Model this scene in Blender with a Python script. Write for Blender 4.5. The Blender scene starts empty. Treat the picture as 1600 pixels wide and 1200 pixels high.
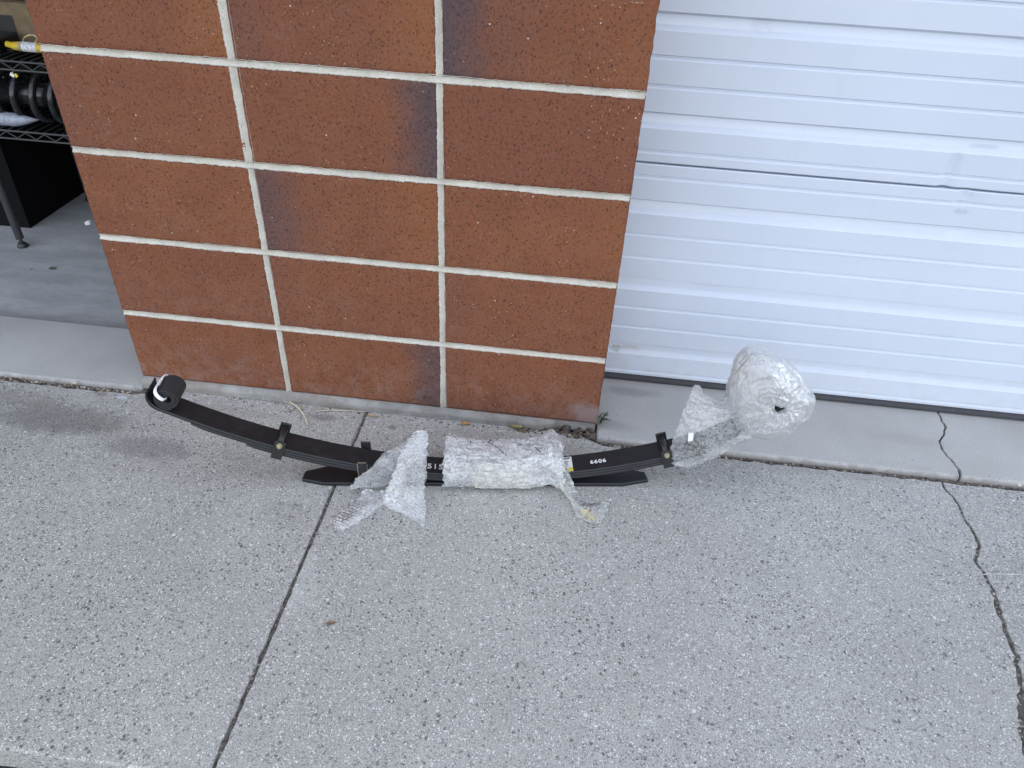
import bpy, bmesh, math, random
import numpy as np
from mathutils import Vector, Matrix, noise

random.seed(7)
sc = bpy.context.scene
C = sc.collection

# ------------------------------------------------------------------ camera, sky, sun, exposure
CAM = np.array([0.6902, -1.4503, 1.2165])
CR = np.array([0.99274, 0.11107, 0.04624])
CU = np.array([-0.10348, 0.59223, 0.79909])
CF = np.array([-0.06137, 0.79807, -0.59943])
FPX = 1150.0
cam = bpy.data.cameras.new('camera')
cam.sensor_width = 36.0
cam.lens = FPX / 1600.0 * 36.0
cam.clip_start = 0.02
cam.clip_end = 1000.0
camo = bpy.data.objects.new('camera', cam)
C.objects.link(camo)
camo.matrix_world = Matrix(((CR[0], CU[0], -CF[0], CAM[0]), (CR[1], CU[1], -CF[1], CAM[1]),
                            (CR[2], CU[2], -CF[2], CAM[2]), (0, 0, 0, 1)))
sc.camera = camo

SUN_EL, SUN_AZ = math.radians(63), math.radians(12)     # the sun stands behind the building
w = bpy.data.worlds.new('World')
sc.world = w
w.use_nodes = True
wn = w.node_tree
wn.nodes.clear()
sky = wn.nodes.new('ShaderNodeTexSky')
sky.sky_type = 'NISHITA'
sky.sun_disc = False
sky.sun_elevation = SUN_EL
sky.sun_rotation = SUN_AZ
sky.air_density = 1.0
sky.dust_density = 1.0
sky.ozone_density = 0.6
hsv = wn.nodes.new('ShaderNodeHueSaturation')
hsv.inputs['Saturation'].default_value = 0.38
bg = wn.nodes.new('ShaderNodeBackground')
bg.inputs['Strength'].default_value = 0.15
wo = wn.nodes.new('ShaderNodeOutputWorld')
wn.links.new(sky.outputs[0], hsv.inputs['Color'])
wn.links.new(hsv.outputs[0], bg.inputs[0])
wn.links.new(bg.outputs[0], wo.inputs[0])
sl = bpy.data.lights.new('sun', 'SUN')
sl.energy = 2.2
sl.angle = math.radians(0.5)
sl.color = (1.0, 0.95, 0.88)
so = bpy.data.objects.new('sun', sl)
C.objects.link(so)
so.location = (3, 12, 14)
sd = Vector((math.sin(SUN_AZ) * math.cos(SUN_EL), math.cos(SUN_AZ) * math.cos(SUN_EL), math.sin(SUN_EL)))
so.rotation_euler = sd.to_track_quat('Z', 'Y').to_euler()

vs = sc.view_settings
vs.view_transform = 'Standard'
vs.look = 'None'
vs.gamma = 1
vs.use_curve_mapping = False
vs.exposure = 2.0
sc.render.engine = 'CYCLES'
sc.cycles.use_denoising = True
sc.cycles.transparent_max_bounces = 32
sc.cycles.max_bounces = 10

# ------------------------------------------------------------------ helpers
def ray(px, py):
    return CF + CR * ((px - 800) / FPX) + CU * ((600 - py) / FPX)

def ground(px, py, z=0.0):
    """point of the ground seen at a measured place of the survey photograph"""
    d = ray(px, py)
    return CAM + d * ((z - CAM[2]) / d[2])

def onwall(px, py, y=0.0):
    d = ray(px, py)
    return CAM + d * ((y - CAM[1]) / d[1])

def tag(o, label=None, cat=None, group=None, kind=None):
    if label: o['label'] = label
    if cat: o['category'] = cat
    if group: o['group'] = group
    if kind: o['kind'] = kind
    return o

def thing(name, label, cat, loc=(0, 0, 0), group=None):
    o = bpy.data.objects.new(name, None)
    C.objects.link(o)
    o.location = loc
    o.empty_display_size = 0.1
    return tag(o, label, cat, group)

def obj(name, V, F, mat, parent=None, smooth=False, uv=None):
    me = bpy.data.meshes.new(name)
    me.from_pydata([tuple(map(float, v)) for v in V], [], [tuple(f) for f in F])
    if smooth:
        me.polygons.foreach_set('use_smooth', [True] * len(me.polygons))
    if mat: me.materials.append(mat)
    me.update()
    o = bpy.data.objects.new(name, me)
    C.objects.link(o)
    if parent is not None:
        o.parent = parent
        if parent.type == 'EMPTY' or True:
            # geometry is written in world space: cancel the parents' offset
            off = Vector((0, 0, 0))
            p = parent
            while p is not None:
                off += p.location
                p = p.parent
            me.transform(Matrix.Translation(-off))
    return o

class MB:
    def __init__(self): self.V = []; self.F = []
    def add(self, V, F):
        b = len(self.V)
        self.V += [tuple(v) for v in V]
        self.F += [tuple(i + b for i in f) for f in F]
        return self
    def box(self, lo, hi):
        x0, y0, z0 = lo; x1, y1, z1 = hi
        return self.add([(x0, y0, z0), (x1, y0, z0), (x1, y1, z0), (x0, y1, z0), (x0, y0, z1), (x1, y0, z1), (x1, y1, z1), (x0, y1, z1)],
                        [(0, 3, 2, 1), (4, 5, 6, 7), (0, 1, 5, 4), (1, 2, 6, 5), (2, 3, 7, 6), (3, 0, 4, 7)])
    def obox(self, c, ax, ay, az, b=0.0):
        """oriented box: centre and three half-axes, edges along az and ax bevelled by b"""
        c, ax, ay, az = map(lambda q: np.array(q, float), (c, ax, ay, az))
        bm = bmesh.new()
        bmesh.ops.create_cube(bm, size=2.0)
        M = Matrix(((ax[0], ay[0], az[0], c[0]), (ax[1], ay[1], az[1], c[1]), (ax[2], ay[2], az[2], c[2]), (0, 0, 0, 1)))
        bm.transform(M)
        if b > 0:
            bmesh.ops.bevel(bm, geom=bm.edges[:], offset=b, segments=2, affect='EDGES', profile=0.5)
        bm.verts.ensure_lookup_table()
        bm.verts.index_update()
        V = [v.co[:] for v in bm.verts]; F = [[v.index for v in f.verts] for f in bm.faces]
        bm.free()
        return self.add(V, F)
    def tube(self, pts, r, n=8, caps=True):
        pts = [np.array(p, float) for p in pts]
        m = len(pts)
        rs = r if hasattr(r, '__len__') else [r] * m
        up = np.array([0.0, 0, 1]); V = []; F = []
        prev = None
        for i in range(m):
            t = pts[min(i + 1, m - 1)] - pts[max(i - 1, 0)]
            t = t / (np.linalg.norm(t) + 1e-12)
            if prev is None:
                a = np.cross(t, up)
                if np.linalg.norm(a) < 1e-3: a = np.cross(t, np.array([1.0, 0, 0]))
            else:
                a = prev - t * (prev @ t)
            a /= np.linalg.norm(a)
            prev = a
            b = np.cross(t, a)
            for k in range(n):
                an = 2 * math.pi * k / n
                V.append(pts[i] + rs[i] * (math.cos(an) * a + math.sin(an) * b))
        for i in range(m - 1):
            for k in range(n):
                F.append((i * n + k, i * n + (k + 1) % n, (i + 1) * n + (k + 1) % n, (i + 1) * n + k))
        if caps:
            F.append(tuple(range(n))[::-1]); F.append(tuple((m - 1) * n + k for k in range(n)))
        return self.add(V, F)
    def build(self, name, mat, parent=None, smooth=False):
        return obj(name, self.V, self.F, mat, parent, smooth)

# ------------------------------------------------------------------ materials
class Mat:
    def __init__(self, name):
        self.m = bpy.data.materials.new(name)
        self.m.use_nodes = True
        self.t = self.m.node_tree
        self.t.nodes.clear()
        self.out = self.t.nodes.new('ShaderNodeOutputMaterial')
        self.tc = None
    def n(self, ty, ins=None, **props):
        nd = self.t.nodes.new(ty)
        for k, v in props.items(): setattr(nd, k, v)
        for k, v in (ins or {}).items():
            s = nd.inputs[k]
            if hasattr(v, 'is_output') or isinstance(v, bpy.types.NodeSocket): self.t.links.new(v, s)
            else: s.default_value = v
        return nd
    def co(self, which='Object'):
        if not self.tc: self.tc = self.n('ShaderNodeTexCoord')
        return self.tc.outputs[which]
    def mapped(self, scale=(1, 1, 1), loc=(0, 0, 0), src=None):
        return self.n('ShaderNodeMapping', {'Vector': src or self.co(), 'Scale': scale, 'Location': loc}).outputs[0]
    def noise(self, scale, detail=4, rough=0.55, vec=None, dist=0.0):
        return self.n('ShaderNodeTexNoise', {'Vector': vec or self.co(), 'Scale': scale, 'Detail': detail, 'Roughness': rough, 'Distortion': dist}).outputs[0]
    def vor(self, scale, vec=None, feature='F1', rnd=1.0):
        return self.n('ShaderNodeTexVoronoi', {'Vector': vec or self.co(), 'Scale': scale, 'Randomness': rnd}, feature=feature)
    def ramp(self, fac, a, b, va=0.0, vb=1.0, smooth=True):
        return self.n('ShaderNodeMapRange', {'Value': fac, 'From Min': a, 'From Max': b, 'To Min': va, 'To Max': vb},
                      interpolation_type='SMOOTHSTEP' if smooth else 'LINEAR').outputs[0]
    def math(self, op, a, b=0.0, c=None):
        ins = {0: a, 1: b}
        if c is not None: ins[2] = c
        return self.n('ShaderNodeMath', ins, operation=op).outputs[0]
    def mix(self, f, a, b, blend='MIX'):
        nd = self.t.nodes.new('ShaderNodeMix')
        nd.data_type = 'RGBA'; nd.blend_type = blend
        for idx, v in ((0, f), (6, a), (7, b)):
            if isinstance(v, bpy.types.NodeSocket): self.t.links.new(v, nd.inputs[idx])
            elif idx == 0: nd.inputs[0].default_value = v
            else: nd.inputs[idx].default_value = (*v, 1.0) if len(v) == 3 else v
        return nd.outputs[2]
    def attr(self, name):
        return self.n('ShaderNodeAttribute', attribute_name=name, attribute_type='OBJECT').outputs['Fac']
    def bump(self, h, strength=0.5, dist=0.002, normal=None):
        ins = {'Height': h, 'Strength': strength, 'Distance': dist}
        if normal is not None: ins['Normal'] = normal
        return self.n('ShaderNodeBump', ins).outputs[0]
    def speck(self, scale, keep, size, vec=None):
        """mask of randomly kept, irregular grains: keep = share of cells, size = radius in cell units"""
        v = self.vor(scale, vec)
        r = self.n('ShaderNodeSeparateColor', {'Color': v.outputs['Color']})
        k = self.math('LESS_THAN', r.outputs[0], keep)
        sz = self.math('MULTIPLY_ADD', r.outputs[1], size * 0.7, size * 0.45)
        d = self.math('SUBTRACT', sz, v.outputs['Distance'])
        s = self.ramp(d, 0.0, 0.06)
        return self.math('MULTIPLY', k, s), r.outputs[2]
    def surf(self, col, rough=0.6, normal=None, **kw):
        ins = {'Base Color': col if isinstance(col, bpy.types.NodeSocket) else (*col, 1.0), 'Roughness': rough}
        if normal is not None: ins['Normal'] = normal
        ins.update(kw)
        p = self.n('ShaderNodeBsdfPrincipled', ins)
        self.t.links.new(p.outputs[0], self.out.inputs[0])
        return p
    def shader(self, s):
        self.t.links.new(s, self.out.inputs[0]); return self.m

def plain(name, col, rough=0.6, metal=0.0, var=0.25, scale=40, bump=0.15):
    M = Mat(name)
    nz = M.noise(scale, 5)
    c = M.mix(M.ramp(nz, 0.3, 0.7), tuple(x * (1 - var) for x in col), tuple(min(1, x * (1 + var)) for x in col))
    M.surf(c, rough, M.bump(M.noise(scale * 6, 3), bump, 0.001), Metallic=metal)
    return M.m

def blob_mask(M, centre, rad, soft, freq=25, amp=0.5, seed=0.0):
    """mask of one stain with a ragged outline round a point of the surface"""
    d = M.n('ShaderNodeVectorMath', {0: M.co(), 1: tuple(centre)}, operation='SUBTRACT').outputs[0]
    d = M.n('ShaderNodeVectorMath', {0: d, 1: (1.0 / rad[0], 1.0 / rad[1], 1.0)}, operation='MULTIPLY').outputs[0]
    ln = M.n('ShaderNodeVectorMath', {0: d}, operation='LENGTH').outputs['Value']
    nz = M.noise(freq, 5, 0.65, M.mapped(loc=(seed, seed * 2, 0)))
    v = M.math('ADD', ln, M.math('MULTIPLY', M.math('SUBTRACT', nz, 0.5), amp * 2))
    return M.ramp(v, 1.0 + soft, 1.0 - soft)

def mat_aggregate():
    M = Mat('exposed_aggregate_concrete')
    wob = M.n('ShaderNodeTexNoise', {'Vector': M.co(), 'Scale': 230.0, 'Detail': 2.0})
    vec = M.n('ShaderNodeVectorMath', {0: wob.outputs['Color'], 1: (0.004, 0.004, 0.004)}, operation='MULTIPLY').outputs[0]
    vec = M.n('ShaderNodeVectorMath', {0: M.co(), 1: vec}, operation='ADD').outputs[0]
    big = M.noise(2.2, 5, 0.6)
    mid = M.noise(14, 4, 0.6)
    sand = M.noise(420, 3, 0.7)
    col = M.mix(M.ramp(big, 0.32, 0.7), (0.415, 0.408, 0.370), (0.515, 0.507, 0.462))
    col = M.mix(M.ramp(mid, 0.3, 0.75, 0.0, 0.45), col, (0.38, 0.36, 0.335))
    col = M.mix(M.ramp(sand, 0.35, 0.7), M.mix(0.5, col, (0.1, 0.1, 0.1)), M.mix(0.3, col, (0.72, 0.72, 0.72)))
    patchy = M.ramp(M.noise(4.5, 5, 0.7, M.mapped(loc=(4, 7, 0))), 0.32, 0.66, 0.45, 1.0)
    # grains: mid grey, dark, pale, brown
    g0, r0 = M.speck(390, 0.60, 0.62, vec)
    col = M.mix(M.math('MULTIPLY', g0, 0.55), col, M.mix(r0, (0.11, 0.11, 0.115), (0.36, 0.35, 0.34)))
    g1, r1 = M.speck(265, 0.40, 0.58, vec)
    col = M.mix(M.math('MULTIPLY', M.math('MULTIPLY', g1, patchy), 0.85), col, M.mix(r1, (0.065, 0.067, 0.072), (0.24, 0.235, 0.23)))
    v2 = M.n('ShaderNodeVectorMath', {0: vec, 1: (3.3, 1.7, 0)}, operation='ADD').outputs[0]
    g2, r2 = M.speck(145, 0.16, 0.48, v2)
    col = M.mix(M.math('MULTIPLY', M.math('MULTIPLY', g2, patchy), 0.9), col, M.mix(r2, (0.05, 0.05, 0.055), (0.15, 0.14, 0.13)))
    g3, r3 = M.speck(300, 0.22, 0.50, v2)
    col = M.mix(M.math('MULTIPLY', g3, 0.8), col, M.mix(r3, (0.60, 0.59, 0.58), (0.80, 0.79, 0.77)))
    v3 = M.n('ShaderNodeVectorMath', {0: vec, 1: (7.1, 4.9, 0)}, operation='ADD').outputs[0]
    g4, r4 = M.speck(90, 0.014, 0.34, v3)
    col = M.mix(M.math('MULTIPLY', g4, 0.7), col, (0.70, 0.69, 0.68))
    # stains that have a shape of their own
    for i, (px, py, rx, ry, f, c) in enumerate((
            (95, 655, 0.17, 0.05, 0.85, (0.10, 0.095, 0.09)), (235, 700, 0.10, 0.035, 0.75, (0.13, 0.125, 0.13)), (30, 622, 0.12, 0.03, 0.5, (0.13, 0.115, 0.10)),
            (330, 640, 0.16, 0.02, 0.30, (0.16, 0.145, 0.13)), (505, 652, 0.035, 0.012, 0.75, (0.11, 0.10, 0.10)),
            (613, 668, 0.010, 0.008, 0.85, (0.06, 0.055, 0.05)), (160, 616, 0.012, 0.008, 0.7, (0.12, 0.10, 0.09)),
            (160, 600, 0.2, 0.02, 0.4, (0.17, 0.15, 0.13)), (1250, 735, 0.3, 0.012, 0.3, (0.2, 0.18, 0.16)),
            (800, 690, 0.25, 0.03, 0.25, (0.17, 0.155, 0.14)), (440, 800, 0.05, 0.03, 0.2, (0.18, 0.17, 0.16)), (393, 811, 0.0045, 0.0045, 0.95, (0.03, 0.03, 0.03)))):
        m = blob_mask(M, ground(px, py), (rx, ry), 0.45, 30, 0.55, 3.1 * i)
        col = M.mix(M.math('MULTIPLY', m, f), col, M.mix(0.35, c, col))
    m = blob_mask(M, ground(472, 905), (0.02, 0.09), 0.5, 30, 0.5, 9.0)
    col = M.mix(M.math('MULTIPLY', m, 0.18), col, (0.62, 0.62, 0.61))
    m = blob_mask(M, ground(190, 621), (0.014, 0.007), 0.4, 40, 0.4, 5.0)
    col = M.mix(M.math('MULTIPLY', m, 0.7), col, (0.50, 0.56, 0.66))
    hgt = M.math('ADD', M.math('MULTIPLY', g1, 0.4), M.math('ADD', M.math('MULTIPLY', g0, 0.3), M.math('MULTIPLY', sand, 0.8)))
    M.surf(col, M.ramp(M.math('MAXIMUM', g1, g3), 0, 1, 0.85, 0.5), M.bump(hgt, 0.55, 0.0015))
    return M.m

def mat_apron():
    M = Mat('trowelled_concrete')
    big = M.noise(3.0, 5, 0.6)
    sand = M.noise(330, 4, 0.7)
    col = M.mix(M.ramp(big, 0.3, 0.7), (0.39, 0.385, 0.37), (0.48, 0.475, 0.46))
    col = M.mix(M.ramp(sand, 0.35, 0.68), M.mix(0.25, col, (0.1, 0.1, 0.1)), M.mix(0.14, col, (0.75, 0.75, 0.75)))
    geo = M.n('ShaderNodeSeparateXYZ', {'Vector': M.co()})
    # the worn lip shows its aggregate
    lip = M.ramp(M.math('ADD', geo.outputs[1], M.math('MULTIPLY', M.noise(20, 3), 0.05)), 0.055, 0.0)
    g, r = M.speck(230, 0.30, 0.34)
    col = M.mix(M.math('MULTIPLY', M.math('MULTIPLY', g, lip), 0.7), col, (0.13, 0.13, 0.13))
    g2, r2 = M.speck(150, 0.02, 0.3)
    col = M.mix(M.math('MULTIPLY', g2, 0.8), col, M.mix(r2, (0.08, 0.08, 0.08), (0.6, 0.6, 0.6)))
    drt = M.ramp(M.math('ADD', geo.outputs[1], M.math('MULTIPLY', M.noise(35, 4), 0.012)), -0.013, -0.024)
    col = M.mix(M.math('MULTIPLY', drt, 0.75), col, (0.13, 0.115, 0.10))
    for i, (px, py, rx, ry, f, c) in enumerate(((985, 615, .07, .02, .45, (.2, .19, .18)), (960, 668, .05, .02, .35, (.2, .19, .18)), (1420, 690, .1, .02, .2, (.25, .24, .23)))):
        m = blob_mask(M, ground(px, py), (rx, ry), 0.5, 22, 0.6, 2.7 * i)
        col = M.mix(M.math('MULTIPLY', m, f), col, c)
    M.surf(col, 0.75, M.bump(M.math('ADD', sand, M.math('MULTIPLY', g, lip)), 0.3, 0.0012))
    return M.m

def mat_floor():
    M = Mat('garage_floor_concrete')
    a = M.noise(4.0, 5, 0.6, M.mapped((1, 3, 1)))
    b = M.noise(30, 5, 0.7, M.mapped((1, 4, 1)))
    col = M.mix(M.ramp(a, 0.3, 0.7), (0.34, 0.345, 0.355), (0.46, 0.465, 0.475))
    col = M.mix(M.ramp(b, 0.45, 0.75, 0, 0.35), col, (0.17, 0.17, 0.17))
    geo = M.n('ShaderNodeSeparateXYZ', {'Vector': M.co()})
    d = M.ramp(M.math('ADD', geo.outputs[1], M.math('MULTIPLY', M.noise(12, 4), 0.06)), 0.34, 0.27)
    col = M.mix(M.math('MULTIPLY', d, 0.5), col, (0.14, 0.13, 0.125))
    g, r = M.speck(60, 0.02, 0.25)
    col = M.mix(M.math('MULTIPLY', g, 0.6), col, (0.1, 0.1, 0.1))
    M.surf(col, 0.5, M.bump(M.noise(200, 3), 0.1, 0.001))
    return M.m

def mat_brick():
    M = Mat('brown_glazed_block')
    gen = M.n('ShaderNodeSeparateXYZ', {'Vector': M.co('Generated')})
    gx, gz = gen.outputs[0], gen.outputs[2]
    oi = M.n('ShaderNodeObjectInfo').outputs['Random']
    geo = M.n('ShaderNodeNewGeometry').outputs['Position']
    big = M.noise(7, 4, 0.6, geo)
    col = M.mix(M.ramp(big, 0.3, 0.7), (0.172, 0.059, 0.028), (0.212, 0.076, 0.034))
    col = M.mix(M.attr('red'), col, (0.165, 0.056, 0.030))
    # flashed orange and purple-black ends from the kiln
    wav = M.math('MULTIPLY', M.math('SUBTRACT', M.noise(9, 6, 0.72, geo), 0.5), 0.40)
    xw = M.math('ADD', gx, wav)
    og = M.math('MULTIPLY', M.ramp(xw, 0.60, 0.98), M.attr('orange'))
    col = M.mix(og, col, (0.22, 0.079, 0.031))
    fr = M.math('MULTIPLY', M.ramp(xw, 0.72, 0.97), M.attr('flash_right'))
    fl = M.math('MULTIPLY', M.ramp(xw, 0.30, 0.02), M.attr('flash_left'))
    fl2 = M.math('MULTIPLY', M.ramp(xw, 0.75, 0.0), M.math('MULTIPLY', M.attr('flash_left'), 0.25))
    fm = M.math('MAXIMUM', M.math('MAXIMUM', fr, fl), fl2)
    col = M.mix(fm, col, (0.072, 0.048, 0.055))
    # fine mottling, pits, pale grains
    fine = M.noise(160, 4, 0.7, geo)
    col = M.mix(M.ramp(fine, 0.3, 0.72), M.mix(0.16, col, (0.05, 0.02, 0.015)), M.mix(0.07, col, (0.55, 0.33, 0.22)))
    wb = M.n('ShaderNodeTexNoise', {'Vector': geo, 'Scale': 200.0, 'Detail': 2.0})
    wb = M.n('ShaderNodeVectorMath', {0: wb.outputs['Color'], 1: (0.006, 0.006, 0.006)}, operation='MULTIPLY').outputs[0]
    mp = M.n('ShaderNodeVectorMath', {0: M.mapped((1, 1, 0.75), (0, 0, 0), geo), 1: wb}, operation='ADD').outputs[0]
    g1, r1 = M.speck(280, 0.36, 0.46, mp)
    col = M.mix(M.math('MULTIPLY', g1, 0.6), col, (0.05, 0.022, 0.018))
    g2, r2 = M.speck(190, 0.13, 0.42, mp)
    col = M.mix(M.math('MULTIPLY', g2, 0.65), col, (0.04, 0.018, 0.015))
    mp2 = M.mapped((1, 1, 1), (3.1, 0.7, 1.9), geo)
    dust = M.attr('dust')
    dz = M.math('ADD', M.math('MULTIPLY', M.ramp(gz, 0.95, 0.05), dust), 0.12)
    g3, r3 = M.speck(230, 0.12, 0.34, mp2)
    clump = M.ramp(M.noise(9, 4, 0.6, mp2), 0.42, 0.68)
    col = M.mix(M.math('MULTIPLY', g3, M.math('MULTIPLY', clump, 0.65)), col, (0.50, 0.36, 0.27))
    g4, r4 = M.speck(70, 0.03, 0.12, mp2)
    col = M.mix(M.math('MULTIPLY', g4, 0.9), col, (0.62, 0.55, 0.47))
    film = M.math('MULTIPLY', dz, M.ramp(M.noise(26, 6, 0.75, mp2), 0.38, 0.72))
    col = M.mix(M.math('MULTIPLY', film, 0.28), col, (0.33, 0.26, 0.235))
    sv = M.n('ShaderNodeMapping', {'Vector': geo, 'Rotation': (0, 0.7, 0), 'Scale': (1.0, 1.0, 11.0)}).outputs[0]
    g5, r5 = M.speck(7, 0.22, 0.10, sv)
    col = M.mix(M.math('MULTIPLY', M.math('MULTIPLY', g5, M.ramp(M.noise(210, 3, .7, geo), .48, .6)), 0.75), col, (0.42, 0.33, 0.28))
    smear = M.math('MULTIPLY', M.attr('patch'), M.math('MULTIPLY', M.ramp(M.math('ADD', gx, M.math('MULTIPLY', M.noise(14, 5, 0.7, mp2), 0.25)), 0.93, 1.02),
                   M.ramp(M.math('ADD', gz, M.math('MULTIPLY', M.noise(18, 5, 0.7, geo), 0.3)), 0.52, 0.36)))
    col = M.mix(M.math('MULTIPLY', smear, 0.75), col, (0.25, 0.195, 0.19))
    hgt = M.math('SUBTRACT', M.math('MULTIPLY', fine, 0.6), M.math('ADD', g1, g2))
    drag = M.noise(60, 3, 0.6, M.mapped((0.25, 1, 3), (0, 0, 0), geo))
    hgt = M.math('ADD', hgt, M.math('MULTIPLY', drag, 0.8))
    M.surf(col, 0.75, M.bump(hgt, 0.4, 0.0012), **{'Specular IOR Level': 0.2})
    return M.m

def mat_mortar(name, a, b, dirt=0.0):
    M = Mat(name)
    geo = M.n('ShaderNodeNewGeometry').outputs['Position']
    n1 = M.noise(18, 5, 0.65, geo)
    n2 = M.noise(300, 3, 0.7, geo)
    col = M.mix(M.ramp(n1, 0.3, 0.7), a, b)
    col = M.mix(M.ramp(n2, 0.35, 0.7), M.mix(0.18, col, (0.1, 0.1, 0.09)), col)
    g, r = M.speck(260, 0.12, 0.3, geo)
    col = M.mix(M.math('MULTIPLY', g, 0.5), col, (0.2, 0.19, 0.17))
    if dirt:
        d = M.ramp(M.noise(9, 5, 0.7, M.mapped((0.6, 1, 2), (1, 2, 3), geo)), 0.45, 0.62)
        col = M.mix(M.math('MULTIPLY', d, dirt), col, (0.19, 0.15, 0.13))
    M.surf(col, 0.9, M.bump(M.math('ADD', n2, M.noise(90, 3, 0.6, geo)), 0.6, 0.002))
    return M.m

def mat_door():
    M = Mat('white_painted_steel')
    n1 = M.noise(2.0, 4, 0.6, M.mapped((1, 1, 1.6)))
    st = M.noise(14, 5, 0.7, M.mapped((1, 1, 0.12)))
    col = M.mix(M.ramp(n1, 0.3, 0.7), (0.545, 0.595, 0.685), (0.58, 0.63, 0.72))
    col = M.mix(M.ramp(st, 0.5, 0.8, 0, 0.18), col, (0.46, 0.49, 0.54))
    geo = M.n('ShaderNodeSeparateXYZ', {'Vector': M.co()})
    low = M.math('MULTIPLY', M.ramp(geo.outputs[2], 0.20, 0.02), M.ramp(M.noise(22, 5, 0.7), 0.35, 0.75))
    col = M.mix(M.math('MULTIPLY', low, 0.35), col, (0.52, 0.48, 0.42))
    g, r = M.speck(16, 0.05, 0.05)
    col = M.mix(M.math('MULTIPLY', g, 0.6), col, (0.25, 0.22, 0.2))
    for i, (px, py, rx, rz, f, c) in enumerate(((1190, 38, .03, .02, .18, (.35, .36, .38)), (963, 545, .02, .012, .7, (.28, .33, .27)), (985, 545, .03, .01, .4, (.4, .4, .38)), (1500, 330, .02, .008, .35, (.33, .35, .4)), (1330, 400, .25, .004, .15, (.4, .4, .42)))):
        q = onwall(px, py, .245)
        dd = M.n('ShaderNodeVectorMath', {0: M.co(), 1: (q[0] - 2.2, q[1] - 0.24, q[2])}, operation='SUBTRACT').outputs[0]
        dd = M.n('ShaderNodeVectorMath', {0: dd, 1: (1 / rx, 4.0, 1 / rz)}, operation='MULTIPLY').outputs[0]
        ln = M.n('ShaderNodeVectorMath', {0: dd}, operation='LENGTH').outputs['Value']
        mk = M.ramp(M.math('ADD', ln, M.math('MULTIPLY', M.math('SUBTRACT', M.noise(90, 5, .75), .5), 2.6)), 1.0, 0.5)
        col = M.mix(M.math('MULTIPLY', mk, f), col, c)
    # embossed wood grain, very faint
    gr = M.noise(90, 3, 0.6, M.mapped((1, 1, 0.25)))
    M.surf(col, 0.27, M.bump(M.math('ADD', gr, M.math('MULTIPLY', M.noise(5, 2), 6.0)), 0.12, 0.0006), **{'Specular IOR Level': 0.65})
    return M.m

def mat_black_paint(name, base=(0.009, 0.0095, 0.012), rough=0.42, dust=0.25, scratch=True, spec=0.5):
    M = Mat(name)
    n = M.noise(45, 5, 0.7)
    col = M.mix(M.math('MULTIPLY', M.ramp(n, 0.4, 0.75), dust), base, (0.034, 0.035, 0.040))
    if scratch:
        g, r = M.speck(70, 0.03, 0.07, M.mapped((0.4, 1, 1)))
        col = M.mix(M.math('MULTIPLY', g, 0.7), col, (0.3, 0.3, 0.3))
    M.surf(col, M.ramp(n, 0.3, 0.7, rough, rough + 0.15), M.bump(M.noise(260, 3), 0.12, 0.0006), **{'Specular IOR Level': spec})
    return M.m

def mat_film(name, tint, opac, wr=0.25, cell=55, bstr=0.5, milky=0.3, aniso=(1, 1, 1), crease=0.45, gl_r=0.14, gl_k=0.75):
    """thin clear plastic film: see-through, milky where it is creased, with sharp gloss on the folds"""
    M = Mat(name)
    geo = M.mapped(aniso)
    n1 = M.noise(cell, 3, 0.55, geo, 1.6)
    n2 = M.noise(cell * 2.2, 3, 0.6, geo, 1.2)
    n3 = M.noise(cell * 0.35, 4, 0.6, geo, 0.6)
    def ridge(x, k): return M.math('SUBTRACT', 1.0, M.math('MINIMUM', 1.0, M.math('MULTIPLY', M.math('ABSOLUTE', M.math('SUBTRACT', x, 0.5)), k)))
    r1, r2 = ridge(n1, 9.0), ridge(n2, 9.0)
    h = M.math('ADD', M.math('MULTIPLY', n1, 1.6), M.math('ADD', M.math('MULTIPLY', r1, 0.25), M.math('ADD', M.math('MULTIPLY', n2, 0.7), M.math('MULTIPLY', r2, 0.12))))
    nrm = M.bump(h, bstr, 0.006)
    cr_ = M.math('MAXIMUM', M.math('POWER', r1, 2.0), M.math('MULTIPLY', M.math('POWER', r2, 2.0), 0.8))
    fac = M.math('ADD', M.math('MULTIPLY', M.ramp(n3, 0.3, 0.7), 0.25), M.math('MULTIPLY', cr_, crease))
    fac = M.math('ADD', fac, opac)
    lw = M.n('ShaderNodeLayerWeight', {'Blend': 0.35}).outputs['Facing']
    fac = M.math('ADD', fac, M.math('MULTIPLY', M.math('POWER', lw, 2.0), 0.4))
    fac = M.n('ShaderNodeClamp', {'Value': fac, 'Min': 0.0, 'Max': 0.95}).outputs[0]
    tr = M.n('ShaderNodeBsdfTransparent', {'Color': (0.97, 0.973, 0.977, 1)})
    pr = M.n('ShaderNodeBsdfPrincipled', {'Base Color': (*tint, 1), 'Roughness': wr, 'Normal': nrm, 'Specular IOR Level': 0.6})
    tl = M.n('ShaderNodeBsdfTranslucent', {'Color': (*tint, 1), 'Normal': nrm})
    body = M.n('ShaderNodeMixShader', {0: milky, 1: pr.outputs[0], 2: tl.outputs[0]})
    mx = M.n('ShaderNodeMixShader', {0: fac, 1: tr.outputs[0], 2: body.outputs[0]})
    gl = M.n('ShaderNodeBsdfGlossy', {'Color': (0.95, 0.96, 0.97, 1), 'Roughness': gl_r, 'Normal': nrm})
    fr = M.n('ShaderNodeFresnel', {'IOR': 1.55, 'Normal': nrm}).outputs[0]
    mx2 = M.n('ShaderNodeMixShader', {0: M.math('MINIMUM', M.math('MULTIPLY', fr, gl_k), 1.0), 1: mx.outputs[0], 2: gl.outputs[0]})
    return M.shader(mx2.outputs[0])

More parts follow.
